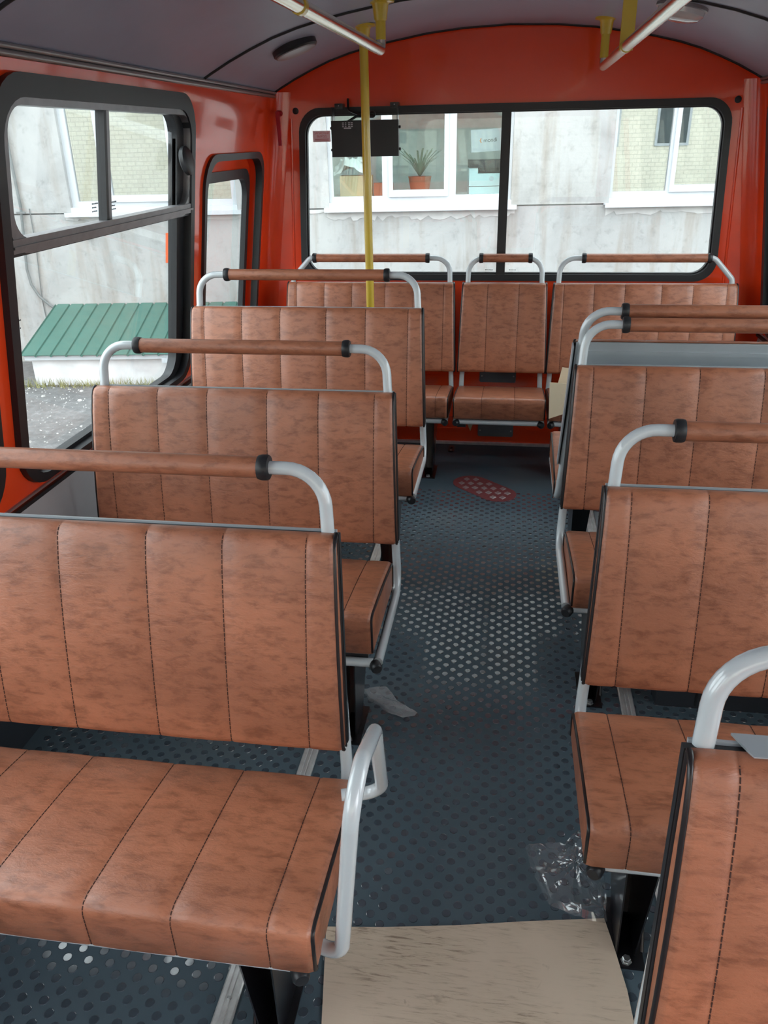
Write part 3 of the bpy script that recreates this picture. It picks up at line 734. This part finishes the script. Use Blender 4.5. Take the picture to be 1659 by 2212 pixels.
# strap from ceiling to bar
g = MB(); g.box(((.318-.337)+.012, 2.93-3.75+.02, (1.733+ceil_z(.33))/2-1.733), (.042, .006, ceil_z(.33)-1.733+.02)); g.obj('strap', M['yellow'], hr)

# ceiling speaker and lamp
def on_ceiling(name, x, y, prof, mt, label, cat, parts=()):
    dx = x-XC; e = .02; zn = (ceil_z(x+e)-ceil_z(x-e))/(2*e); nrm = Vector((zn, 0, -1)).normalized()
    o = tag(MB().lathe(prof, (0, 0, 0), nrm, 32).obj(name, M[mt], None, 30, loc=(x, y, ceil_z(x))), label, cat); return o, nrm
sp, nrm = on_ceiling('ceiling_speaker', -.835, 3.36, [(.086, -.004), (.086, .020), (.080, .026)], 'rubber', 'round black speaker housing on the grey ceiling', 'speaker')
MB().lathe([(.078, .026), (.076, .029), (.05, .031)], (0, 0, 0), nrm, 32).obj('speaker_grille', M['trim'], sp, 30)
lp, nrm = on_ceiling('ceiling_lamp', .53, 3.22, [(.085, -.004), (.085, .010), (.078, .012)], 'trim', 'round clear lamp on the right of the ceiling', 'lamp')
MB().lathe([(.078, .010), (.076, .026), (.060, .040), (.03, .046)], (0, 0, 0), nrm, 32).obj('lamp_lens', M['lens'], lp, 40)

# ------------------------------------------------------------------ rear wall fittings
mon = tag(empty('monitor', (-.672, 3.95, 1.49)), 'black flat display seen from behind, hung above the rear window', 'monitor')
MB().box((0, 0, 0), (.307, .035, .150)).obj('housing', M['black_plastic'], mon)
for sx in (-1, 1):
    g = MB(); g.box((sx*.148, .012, .085), (.003, .05, .09)); g.box((sx*.128, .07, .135), (.038, .05, .022)); br = g.obj('hanger_bracket', M['black_paint'], mon)
    MB().lathe([(.003, 0), (.0025, .002)], (sx*.128, .045, .137), (0, -1, 0), 8).obj('bracket_screw', M['screw'], br)
    for z in (-.045, .045):
        MB().lathe([(.006, 0), (.006, .007), (.004, .009)], (sx*.153, .004, z), (sx, 0, 0), 10).obj('side_knob', M['rubber'], mon, 40)
g = MB()
for i in range(3):
    for j in range(4):
        g.box((-.098+j*.012+(.004 if j > 1 else 0), -.0183, .065-i*.0075), (.009 if j != 1 else .006, .001, .004))
g.box((-.078, -.0183, .0435), (.034, .001, .005))
g.obj('rating_label', M['white_ink'], mon)
MB().tube(fillet([(-.09, .08, .165), (-.085, .05, .12), (-.03, .02, .098), (.045, .01, .108), (.04, .02, .088), (-.04, .01, .092), (-.08, .0, .070)], .02, 5), .0055, 8).obj('power_cable', M['rubber'], mon, 60)
stk = tag(MB().box((0, 0, 0), (.084, .001, .047)).obj('exit_sticker', M['sticker'], None, loc=(-.900, YR-.002+.016, 1.503)), 'small pinkish emergency exit sticker on the rear glass', 'sticker')
text('sticker_text', 'ЗАПАСНЫЙ', .0125, M['red_ink'], stk, (0, -.0008, .013), (PI/2, 0, 0))
text('sticker_text', 'ВЫХОД', .0125, M['red_ink'], stk, (0, -.0008, -.0005), (PI/2, 0, 0))
for z in (-.012, -.019): MB().box((0, -.0007, z), (.066, .0004, .0025)).obj('sticker_line', M['red_ink'], stk)
hk = tag(empty('emergency_handle', (-1.078, 3.975, 1.602)), 'red swivel handle on the corner beside the rear window', 'handle')
MB().lathe([(.012, -.03), (.012, .01), (.009, .018)], (0, 0, 0), (0, -1, 0), 16).obj('pivot', M['red_part'], hk, 40)
g = MB(); g.hexa([(-.004, -.022, -.135), (.010, -.022, -.135), (.010, -.012, -.135), (-.004, -.012, -.135)], [(-.009, -.022, .005), (.009, -.022, .005), (.009, -.012, .005), (-.009, -.012, .005)]); g.obj('lever', M['red_part'], hk)
rg = tag(empty('ring_hook', (1.112, 3.60, .82)), 'small steel ring hook on the right window edge', 'hook')
MB().tube([(-.0+0, .017*math.cos(t*PI/10), .017*math.sin(t*PI/10)) for t in range(20)], .0025, 8, closed=True).obj('ring', M['screw'], rg, 60)
MB().tube([(0, .0, -.017), (0, 0, -.10)], .006, 10).obj('shank', M['screw'], rg, 60)

# ------------------------------------------------------------------ loose things on the floor
def sheet(name, poly, z, th, mat, label, cat):
    cx = sum(q[0] for q in poly)/len(poly); cy = sum(q[1] for q in poly)/len(poly)
    return tag(MB().plate([(q[0]-cx, q[1]-cy) for q in poly], 0, th, lambda x, y, d: (x, y, d)).obj(name, mat, None, loc=(cx, cy, z)), label, cat)
sheet('cardboard_sheet', [(-.314, 1.104), (-.20, 1.118), (-.05, 1.142), (.10, 1.172), (.258, 1.200), (.272, 1.13), (.286, 1.047), (.31, .72), (-.245, .70)], .002, .004, M['card'], 'dirty brown cardboard sheet lying in the aisle', 'cardboard')
# tread plate with raised diamonds
pl_c = (-.068, 3.446); ang = math.atan2(3.375-3.52, .010+.145)
tp = tag(empty('tread_plate', (pl_c[0], pl_c[1], .0)), 'reddish oblong tread plate with raised diamonds set in the rear floor', 'plate')
Lh, Rr = .088, .084
outl = [(Lh+Rr*math.cos(t), Rr*math.sin(t)) for t in [(-.5+k/14)*PI for k in range(15)]]+[(-Lh+Rr*math.cos(t), Rr*math.sin(t)) for t in [(.5+k/14)*PI for k in range(15)]]
ca, sa = math.cos(ang), math.sin(ang)
M['treadred'] = plain('brown_red_tread', (.26, .07, .075), .35, .2, var=.15, vscale=60)
M['treadlug'] = plain('worn_tread_lug', (.50, .44, .45), .28, .6, var=.15, vscale=60)
MB().plate([(x*ca-y*sa, x*sa+y*ca) for x, y in outl], .0, .003, lambda x, y, d: (x, y, d)).obj('base_plate', M['treadred'], tp)
i = 0
for ix in range(-7, 8):
    for iy in range(-7, 8):
        x, y = ix*.043+(iy % 2)*.0215, iy*.050
        xr_, yr2 = x*ca+y*sa, -x*sa+y*ca
        dd = max(abs(xr_)-Lh, 0); 
        if math.hypot(dd, yr2) < Rr-.014:
            a_, b_ = .0165, .021
            MB().add([(x+a_, y, .003), (x, y+b_, .003), (x-a_, y, .003), (x, y-b_, .003), (x+a_*.7, y, .006), (x, y+b_*.7, .006), (x-a_*.7, y, .006), (x, y-b_*.7, .006)],
                     [(0, 1, 5, 4), (1, 2, 6, 5), (2, 3, 7, 6), (3, 0, 4, 7), (4, 5, 6, 7)]).obj('diamond_lug', M['treadlug'], tp)
an = tag(empty('floor_anchor', (-.257, 3.953, 0)), 'small black slotted anchor fitting on the floor below the rear bench', 'anchor')
MB().ring(rrect(-.015, .015, -.045, .045, .014), rrect(-.007, .007, -.03, .015, .006), 0, .006, lambda x, y, d: (x, y, d)).obj('slotted_plate', M['black_paint'], an)
MB().lathe([(.006, .0), (.006, .008), (.003, .009)], (0, -.032, 0), seg=10).obj('screw_head', M['screw'], an)
# clear crumpled bag
def crumple(name, poly, hgt, mat, label, cat, seed, res=22, wrinkle=.5):
    rnd = random.Random(seed); xs = [q[0] for q in poly]; ysx = [q[1] for q in poly]
    cx, cy = sum(xs)/len(xs), sum(ysx)/len(ysx); vs = []; fs = []; ridges = [(rnd.uniform(0, PI), rnd.uniform(-.12, .12), rnd.uniform(.010, .03), rnd.uniform(.2, .8)) for _ in range(14)]
    def inside(x, y):
        c_ = False; j = len(poly)-1
        for i_ in range(len(poly)):
            (xi, yi), (xj, yj) = poly[i_], poly[j]
            if (yi > y) != (yj > y) and x < (xj-xi)*(y-yi)/(yj-yi)+xi: c_ = not c_
            j = i_
        return c_
    def h(x, y):
        v = 0
        for (t, o_, w_, am) in ridges:
            d = (x-cx)*math.cos(t)+(y-cy)*math.sin(t)-o_; v += am*max(0, 1-abs(d)/(w_*2.2))
        rr = math.hypot(x-cx, y-cy)/(max(max(xs)-min(xs), max(ysx)-min(ysx))*.5)
        return hgt*(max(0, 1-rr*rr)*.55+.28*v)+.003
    # polar layout
    n1, n2 = 56, 14
    bnd = []
    per = [Vector((*poly[i_], 0)) for i_ in range(len(poly))]
    Ls = [(per[(i_+1) % len(per)]-per[i_]).length for i_ in range(len(per))]; tot = sum(Ls)
    for k_ in range(n1):
        t = tot*k_/n1; i_ = 0
        while t > Ls[i_]: t -= Ls[i_]; i_ += 1
        bnd.append(per[i_].lerp(per[(i_+1) % len(per)], t/Ls[i_]))
    for j in range(n2+1):
        for k_ in range(n1):
            q = Vector((cx, cy, 0)).lerp(bnd[k_], j/n2 if j else .02)
            x, y = q.x, q.y
            vs.append((x-cx, y-cy, h(x, y)*(.6 if j == n2 else 1)+rnd.uniform(0, hgt*.10)))
    for j in range(n2):
        for k_ in range(n1):
            k2 = (k_+1) % n1; fs.append((j*n1+k_, j*n1+k2, (j+1)*n1+k2, (j+1)*n1+k_))
    fs.append(tuple(range(n1)))
    m_ = MB(); m_.add(vs, fs); o_ = m_.obj(name, mat, None, 32, loc=(cx, cy, .001)); return tag(o_, label, cat)
crumple('plastic_bag', [(.095, 1.345), (.115, 1.27), (.145, 1.205), (.215, 1.175), (.262, 1.18), (.264, 1.25), (.268, 1.33), (.25, 1.40), (.215, 1.395), (.18, 1.345)], .06, M['film'], 'crumpled clear plastic bag by the right seat leg', 'plastic bag', 3)
crumple('plastic_scrap', [(-.373, 1.885), (-.345, 1.905), (-.303, 1.905), (-.262, 1.835), (-.199, 1.805), (-.205, 1.79), (-.240, 1.778), (-.290, 1.79), (-.345, 1.835)], .022, M['milky'], 'torn milky plastic scrap on the aisle floor', 'plastic scrap', 9)
cb = sheet('printed_sheet', [(.36, 3.03), (.50, 3.03), (.50, 3.24), (.36, 3.24)], .001, .002, plain('grey_print_paper', (.33, .36, .38), .7), 'grey printed sheet on the floor under the rear-facing seat', 'paper')
for j in range(5): MB().box((.02+(j % 2)*.02, -.07+j*.03, .0025), (.05, .006, .0006)).obj('print_line', M['dark_ink'], cb)
# cardboard flap box on the rear right seat
bx = tag(empty('cardboard_box', (.262, 3.60, .428)), 'torn cream cardboard piece on the rear right seat', 'cardboard')
g = MB(); g.hexa([(-.058, -.150, -.080), (.06, -.150, -.035), (.064, -.145, -.035), (-.054, -.145, -.080)], [(-.062, -.115, .075), (.065, -.115, .070), (.065, -.111, .070), (-.062, -.111, .075)]); g.obj('front_flap', M['cream_card'], bx)
g = MB(); g.hexa([(.066, -.125, .0), (.110, .06, .0), (.114, .06, .0), (.070, -.125, .0)], [(.066, -.110, .070), (.115, .05, .055), (.119, .05, .055), (.070, -.110, .070)]); g.obj('side_flap', M['cream_card'], bx)
g = MB(); g.hexa([(-.02, .05, .0), (.09, .05, .0), (.09, .054, .0), (-.02, .054, .0)], [(.0, .07, .095), (.09, .07, .085), (.09, .074, .085), (.0, .074, .095)]); g.obj('rear_flap', M['cream_card'], bx)
scp = tag(MB().add([(-.03, 0, .045), (.03, -.004, .04), (.025, -.012, .0), (.01, -.008, -.05), (-.008, -.006, -.01), (-.03, .003, .045), (.03, .001, .04), (.025, -.007, .0), (.01, -.003, -.05), (-.008, -.001, -.01)], [(0, 1, 2, 3, 4), (9, 8, 7, 6, 5), (0, 5, 6, 1), (1, 6, 7, 2), (2, 7, 8, 3), (3, 8, 9, 4), (4, 9, 5, 0)]).obj('paper_scrap', M['carton'], None, loc=(-.174, YR-.010, .125)), 'tan torn tape scrap stuck low on the red rear wall', 'paper scrap')

# ------------------------------------------------------------------ outside
GZ = -.70
gr = structure(MB().span(-30, 30, -30, 30, GZ-.1, GZ).obj('ground', M['ground']), 'dark gravelly ground outside')
FA = math.radians(6.8)
bld = tag(empty('concrete_building', (-1.4, 8.6, GZ), FA), 'pale rendered concrete building with white framed windows behind the bus', 'building')
def F(u0, u1, o0, o1, z0, z1): return (u0, u1, o0, o1, z0-GZ, z1-GZ)
def wallp(u0, u1, z0, z1, o0=0., name='wall_panel', mat='concrete'):
    return MB().span(*F(u0, u1, o0, .35, z0, z1)).obj(name, M[mat], bld)
wallp(-12, 12, GZ, .838)
wallp(-12, -3.13, .852, 2.35); wallp(-1.40, -.45, .852, 2.35, .004); wallp(1.40, 2.385, .852, 2.35, 0); wallp(4.25, 12, .852, 2.35)
wallp(-12, 12, 2.36, 6.5)
MB().span(*F(-12, 12, .02, .3, .83, .86)).obj('panel_joint', M['wire'], bld)
def plaster_patch(ua, ub, zt_, depth, seed):
    rnd = random.Random(seed); top = [(ub, zt_), (ua, zt_)]; bot = []; u = ua
    while u < ub:
        bot.append((u, zt_-depth*rnd.uniform(.55, 1.35))); u += rnd.uniform(.02, .09)
    bot.append((ub, zt_-depth*.6))
    MB().plate(top+bot, .0, .006, lambda u_, z, d: (u_, -d, z-GZ)).obj('plaster_patch', M['plaster'], bld)
plaster_patch(-.48, 1.44, .812, .07, 1); plaster_patch(2.36, 4.3, .812, .06, 2); plaster_patch(-3.2, -1.35, .812, .04, 3); plaster_patch(-.75, -.46, .84, .03, 4)
def facade_window(u0, u1, bays, pane='pane'):
    wf = empty('window', (0, 0, 0)); wf.parent = bld
    def bar(a_, b_, z0, z1, o0=.06, o1=.13, name='frame_bar', mat='white_pvc', par=None):
        return MB().span(*F(a_, b_, o0, o1, z0, z1)).obj(name, M[mat], par or wf)
    bar(u0, u1, .90, .955); bar(u0, u1, 2.28, 2.36)
    MB().span(*F(u0-.05, u1+.05, -.07, .10, .838, .852)).obj('sill', M['white_pvc'], wf)
    MB().span(*F(u0-.05, u1+.05, -.075, -.06, .815, .856)).obj('sill_lip', M['white_pvc'], wf)
    MB().span(*F(u0, u1, -.0, .10, .852, .90)).obj('sill_board', M['white_pvc'], wf)
    bar(u0, bays[0][0], .955, 2.28); bar(bays[-1][1], u1, .955, 2.28)
    for (a0, a1, k0), (b0, b1, k1) in zip(bays, bays[1:]): bar(a1, b0, .955, 2.28)
    for (a0, a1, sash) in bays:
        if sash:
            for q in ((a0, a1, .945, 1.01), (a0, a1, 2.22, 2.28), (a0, a0+.042, 1.01, 2.22), (a1-.042, a1, 1.01, 2.22)): bar(*q, .035, .10, 'sash_bar')
            MB().span(*F(a0+.042, a1-.042, .065, .069, 1.01, 2.22)).obj('pane', M[pane], wf)
        else:
            MB().span(*F(a0, a1, .085, .089, .955, 2.28)).obj('pane', M[pane], wf)
    rm = MB(); U0, U1 = u0-.3, u1+.3
    for q in ((U0, U1, 1.9, 1.95, .3, 2.7), (U0-.05, U0, .3, 1.95, .3, 2.7), (U1, U1+.05, .3, 1.95, .3, 2.7), (U0, U1, .13, 1.95, .28, .3), (U0, U1, .3, 1.95, 2.7, 2.75), (u0, u1, .10, .75, .90, .94)): rm.span(*F(*q))
    rm.obj('room', M['roomwall'], wf)
facade_window(-3.13, -1.40, [(-3.06, -2.79, False), (-2.73, -2.02, True), (-1.95, -1.46, False)])
facade_window(-.45, 1.40, [(-.406, .094, False), (.16, .762, True), (.841, 1.335, False)], 'clear_pane')
facade_window(2.385, 4.25, [(2.424, 2.956, False), (2.985, 3.6, True), (3.66, 4.2, False)])
def fpos(u, o_, z): return (-1.4+u*math.cos(FA)-o_*math.sin(FA), 8.6+u*math.sin(FA)+o_*math.cos(FA), z)
# things on the office window sills
pr = tag(empty('printer', fpos(1.20, .42, .94), FA), 'pale office printer on the inner window sill', 'printer')
for q, nm, mt in (((-.21, .21, -.13, .13, 0, .075), 'paper_drawer', 'printer'), ((-.21, .21, -.13, .13, .080, .20), 'body', 'printer'), ((-.21, .21, -.13, .13, .255, .33), 'scanner_head', 'black_plastic'), ((-.21, -.12, -.12, .13, .20, .255), 'side_column', 'printer'), ((-.13, .18, -.05, .13, .20, .255), 'paper_outlet', 'black_plastic')):
    MB().span(*q).obj(nm, M[mt], pr)
MB().lathe([(.024, 0), (.024, .002)], (.02, -.131, .15), (0, -1, 0), 24).obj('logo_disc', M['white_pvc'], pr)
text('logo_text', 'hp', .035, M['printer'], pr, (.02, -.1345, .152), (PI/2, .0, 0))
bxm = tag(MB().box((0, 0, 0), (.33, .12, .21)).obj('paper_carton', M['white_pvc'], None, loc=fpos(1.17, .40, 1.452), rotz=FA), 'white paper ream carton standing on the printer', 'carton')
bxm.rotation_euler = (0, -.05, FA)
text('carton_print', 'mondi', .055, M['dark_ink'], bxm, (.03, -.0615, 0), (PI/2, 0, 0))
MB().tube([(-.062, -.061, .022), (-.075, -.061, .0), (-.062, -.061, -.02)], .004, 6).obj('carton_mark', M['orange_ink'], bxm)
ct = tag(MB().span(-.17, .17, -.12, .12, 0, .20).obj('brown_carton', M['carton'], None, loc=fpos(-.19, .45, .94), rotz=FA), 'brown carton on the inner sill of the left rear window bay', 'carton')
crn = crumple('poly_sack', [(-.20, -.1), (.18, -.1), (.2, .1), (-.2, .12)], .16, M['poly'], 'white polythene sack heaped on the brown carton', 'sack', 5); crn.location = fpos(-.23, .45, 1.14)
rd = tag(MB().span(-.10, .10, -.08, .08, 0, .13).obj('red_box', M['terracotta'], None, loc=fpos(.10, .28, .94), rotz=FA), 'small reddish box beside the brown carton', 'box')
pt = tag(empty('potted_plant', fpos(.48, .40, .94), FA), 'potted plant with narrow leaves behind the opening sash', 'plant')
MB().lathe([(.09, 0), (.12, .17), (.125, .18), (.10, .18)], (0, 0, 0), seg=18).obj('pot', M['terracotta'], pt, 40)
for k in range(30):
    t = 2*PI*k/30; ln = random.uniform(.30, .52); wv = .012; dx, dy = math.cos(t), math.sin(t)*.5
    P_ = [Vector((dx*ln*q*.75, dy*ln*q*.75, .17+ln*(1.3*q-.75*q*q))) for q in (0, .35, .7, 1)]
    sd = Vector((-dy, dx, 0)).normalized(); vs = []
    for q, ww in zip(P_, (wv*.6, wv, wv*.8, .001)): vs += [q-sd*ww, q+sd*ww]
    MB().add(vs, [(0, 1, 3, 2), (2, 3, 5, 4), (4, 5, 7, 6)]).obj('leaf', M['leaf'], pt)
# shed (cellar hatch) with ribbed green roof
sh = tag(empty('cellar_hatch', fpos(-2.0, -1.0, GZ), FA), 'low whitewashed hatch with ribbed green metal roof against the wall', 'shed')
MB().span(-1.40, 1.6, .03, .98, 0, .285).obj('base_block', M['white_wash'], sh)
MB().span(-1.44, 1.62, -.03, .02, .268, .315).obj('fascia_board', M['white_pvc'], sh)
z0, z1 = .322, .63; ns = 19; u0 = -1.475; du = .1525
for k in range(ns):
    a0 = u0+k*du; g = MB()
    pts = [(a0, 0), (a0+.006, -.014), (a0+.020, -.014), (a0+.026, 0), (a0+du, 0)]
    n = len(pts); vs = []
    for (yy, zz) in ((-.06, z0), (.985, z1)):
        vs += [(u, yy, zz+h) for u, h in pts]
    vs2 = [(x, y, z-.003) for x, y, z in vs]
    g.add(vs+vs2, [(i, i+1, n+i+1, n+i) for i in range(n-1)]+[(2*n+i, 3*n+i, 3*n+i+1, 2*n+i+1) for i in range(n-1)]+[(0, 2*n, 2*n+1, 1)])
    g.obj('roof_sheet', M['green'], sh)
MB().box((-.02, -.035, .255), (.10, .02, .05)).obj('lock_plate', M['white_pvc'], sh)
# wall cable, thin wire, small wall bits
cab = tag(MB().tube([fpos(u, -.03, z) for u, z in ((-3.645, 2.6), (-3.645, 1.80), (-3.645, 1.43), (-3.64, .907), (-3.68, .55), (-3.705, .30), (-3.69, .14), (-3.628, .017), (-3.53, -.08), (-3.44, -.14))], .014, 10).obj('wall_cable', M['wire'], None, 60), 'thick grey cable running down the concrete wall to the hatch', 'cable')
tw = tag(MB().tube([fpos(u, -.012, z) for u, z in ((-3.56, .9), (-3.57, .49), (-3.605, .10), (-3.612, -.05), (-3.606, -.35))], .005, 6).obj('thin_wire', M['wire'], None), 'thin dark wire beside the thick cable', 'wire')
cl = tag(empty('cable_clip', fpos(-3.642, -.03, .865), FA), 'small cable clip on the concrete wall', 'clip')
MB().box((0, -.015, 0), (.09, .012, .018)).obj('clip_bar', M['wire'], cl)
hk2 = tag(empty('wall_valve', fpos(-2.975, -.03, .62), FA), 'small rusty wall fitting above the green roof', 'fitting')
MB().box((0, .0, 0), (.07, .06, .012)).obj('stem', M['wire'], hk2); MB().box((.02, 0, 0), (.012, .03, .04)).obj('tap', M['wire'], hk2)
ac = tag(MB().span(-.3, .22, -.12, 0, 0, .12).obj('wall_ledge', M['white_pvc'], None, loc=fpos(-3.75, 0, 1.83), rotz=FA), 'white ledge high on the wall above the cable', 'ledge')
# gravel, grass
g = MB(); rnd = random.Random(4)
for k in range(900):
    u, o_ = rnd.uniform(-3.9, -1.2), -1.0-abs(rnd.gauss(0, 2.0)); s_ = rnd.uniform(.004, .011)*(2.4 if rnd.random() < .05 else 1)
    if o_ < -6: continue
    x, y, z = fpos(u-.25*o_*.0, o_, GZ); t = rnd.uniform(0, PI)
    vs = [(x+s_*math.cos(t+q*PI/2)*rnd.uniform(.7, 1.2), y+s_*math.sin(t+q*PI/2)*rnd.uniform(.7, 1.2), z) for q in range(4)]
    vs += [((vx-x)*.6+x, (vy-y)*.6+y, z+s_*.6) for vx, vy, _ in vs]
    g.add(vs, [(0, 1, 5, 4), (1, 2, 6, 5), (2, 3, 7, 6), (3, 0, 4, 7), (4, 5, 6, 7)])
o = g.obj('gravel', M['stone']); o['kind'] = 'stuff'; tag(o, 'pale gravel stones scattered on the dark ground', 'gravel')
g = MB()
for k in range(700):
    u = rnd.uniform(-3.6, -1.2); o_ = -1.0-abs(rnd.gauss(0, .05)); x, y, z = fpos(u, o_, GZ); h = rnd.uniform(.03, .11); t = rnd.uniform(0, PI); dx, dy = .004*math.cos(t), .004*math.sin(t); lx_, ly_ = rnd.gauss(0, .03), rnd.gauss(-.02, .03)
    g.add([(x-dx, y-dy, z), (x+dx, y+dy, z), (x+lx_, y+ly_, z+h)], [(0, 1, 2)])
o = g.obj('grass', M['grass']); o['kind'] = 'stuff'; tag(o, 'dry grass tufts along the foot of the hatch', 'grass')
# opposite brick house, seen as a reflection in the panes
br = tag(empty('brick_building', (4, -17, GZ)), 'yellow brick building opposite, mirrored in the office windows', 'building')
MB().span(-16, 16, -.5, 0, 0, 7.5).obj('brick_wall', M['brick'], br)
for i in range(1, 6):
    for z in (1.7, 4.9):
        wd = MB().ring(rrect(i*2.9-.7, i*2.9+.7, z, z+1.5, .01, 1), rrect(i*2.9-.6, i*2.9+.6, z+.1, z+1.4, .01, 1), -.02, .06, lambda x, z_, d: (x, d, z_)).obj('window', M['white_pvc'], br)
        MB().span(i*2.9-.6, i*2.9+.6, .0, .02, z+.1, z+1.4).obj('pane', M['dark'], wd)
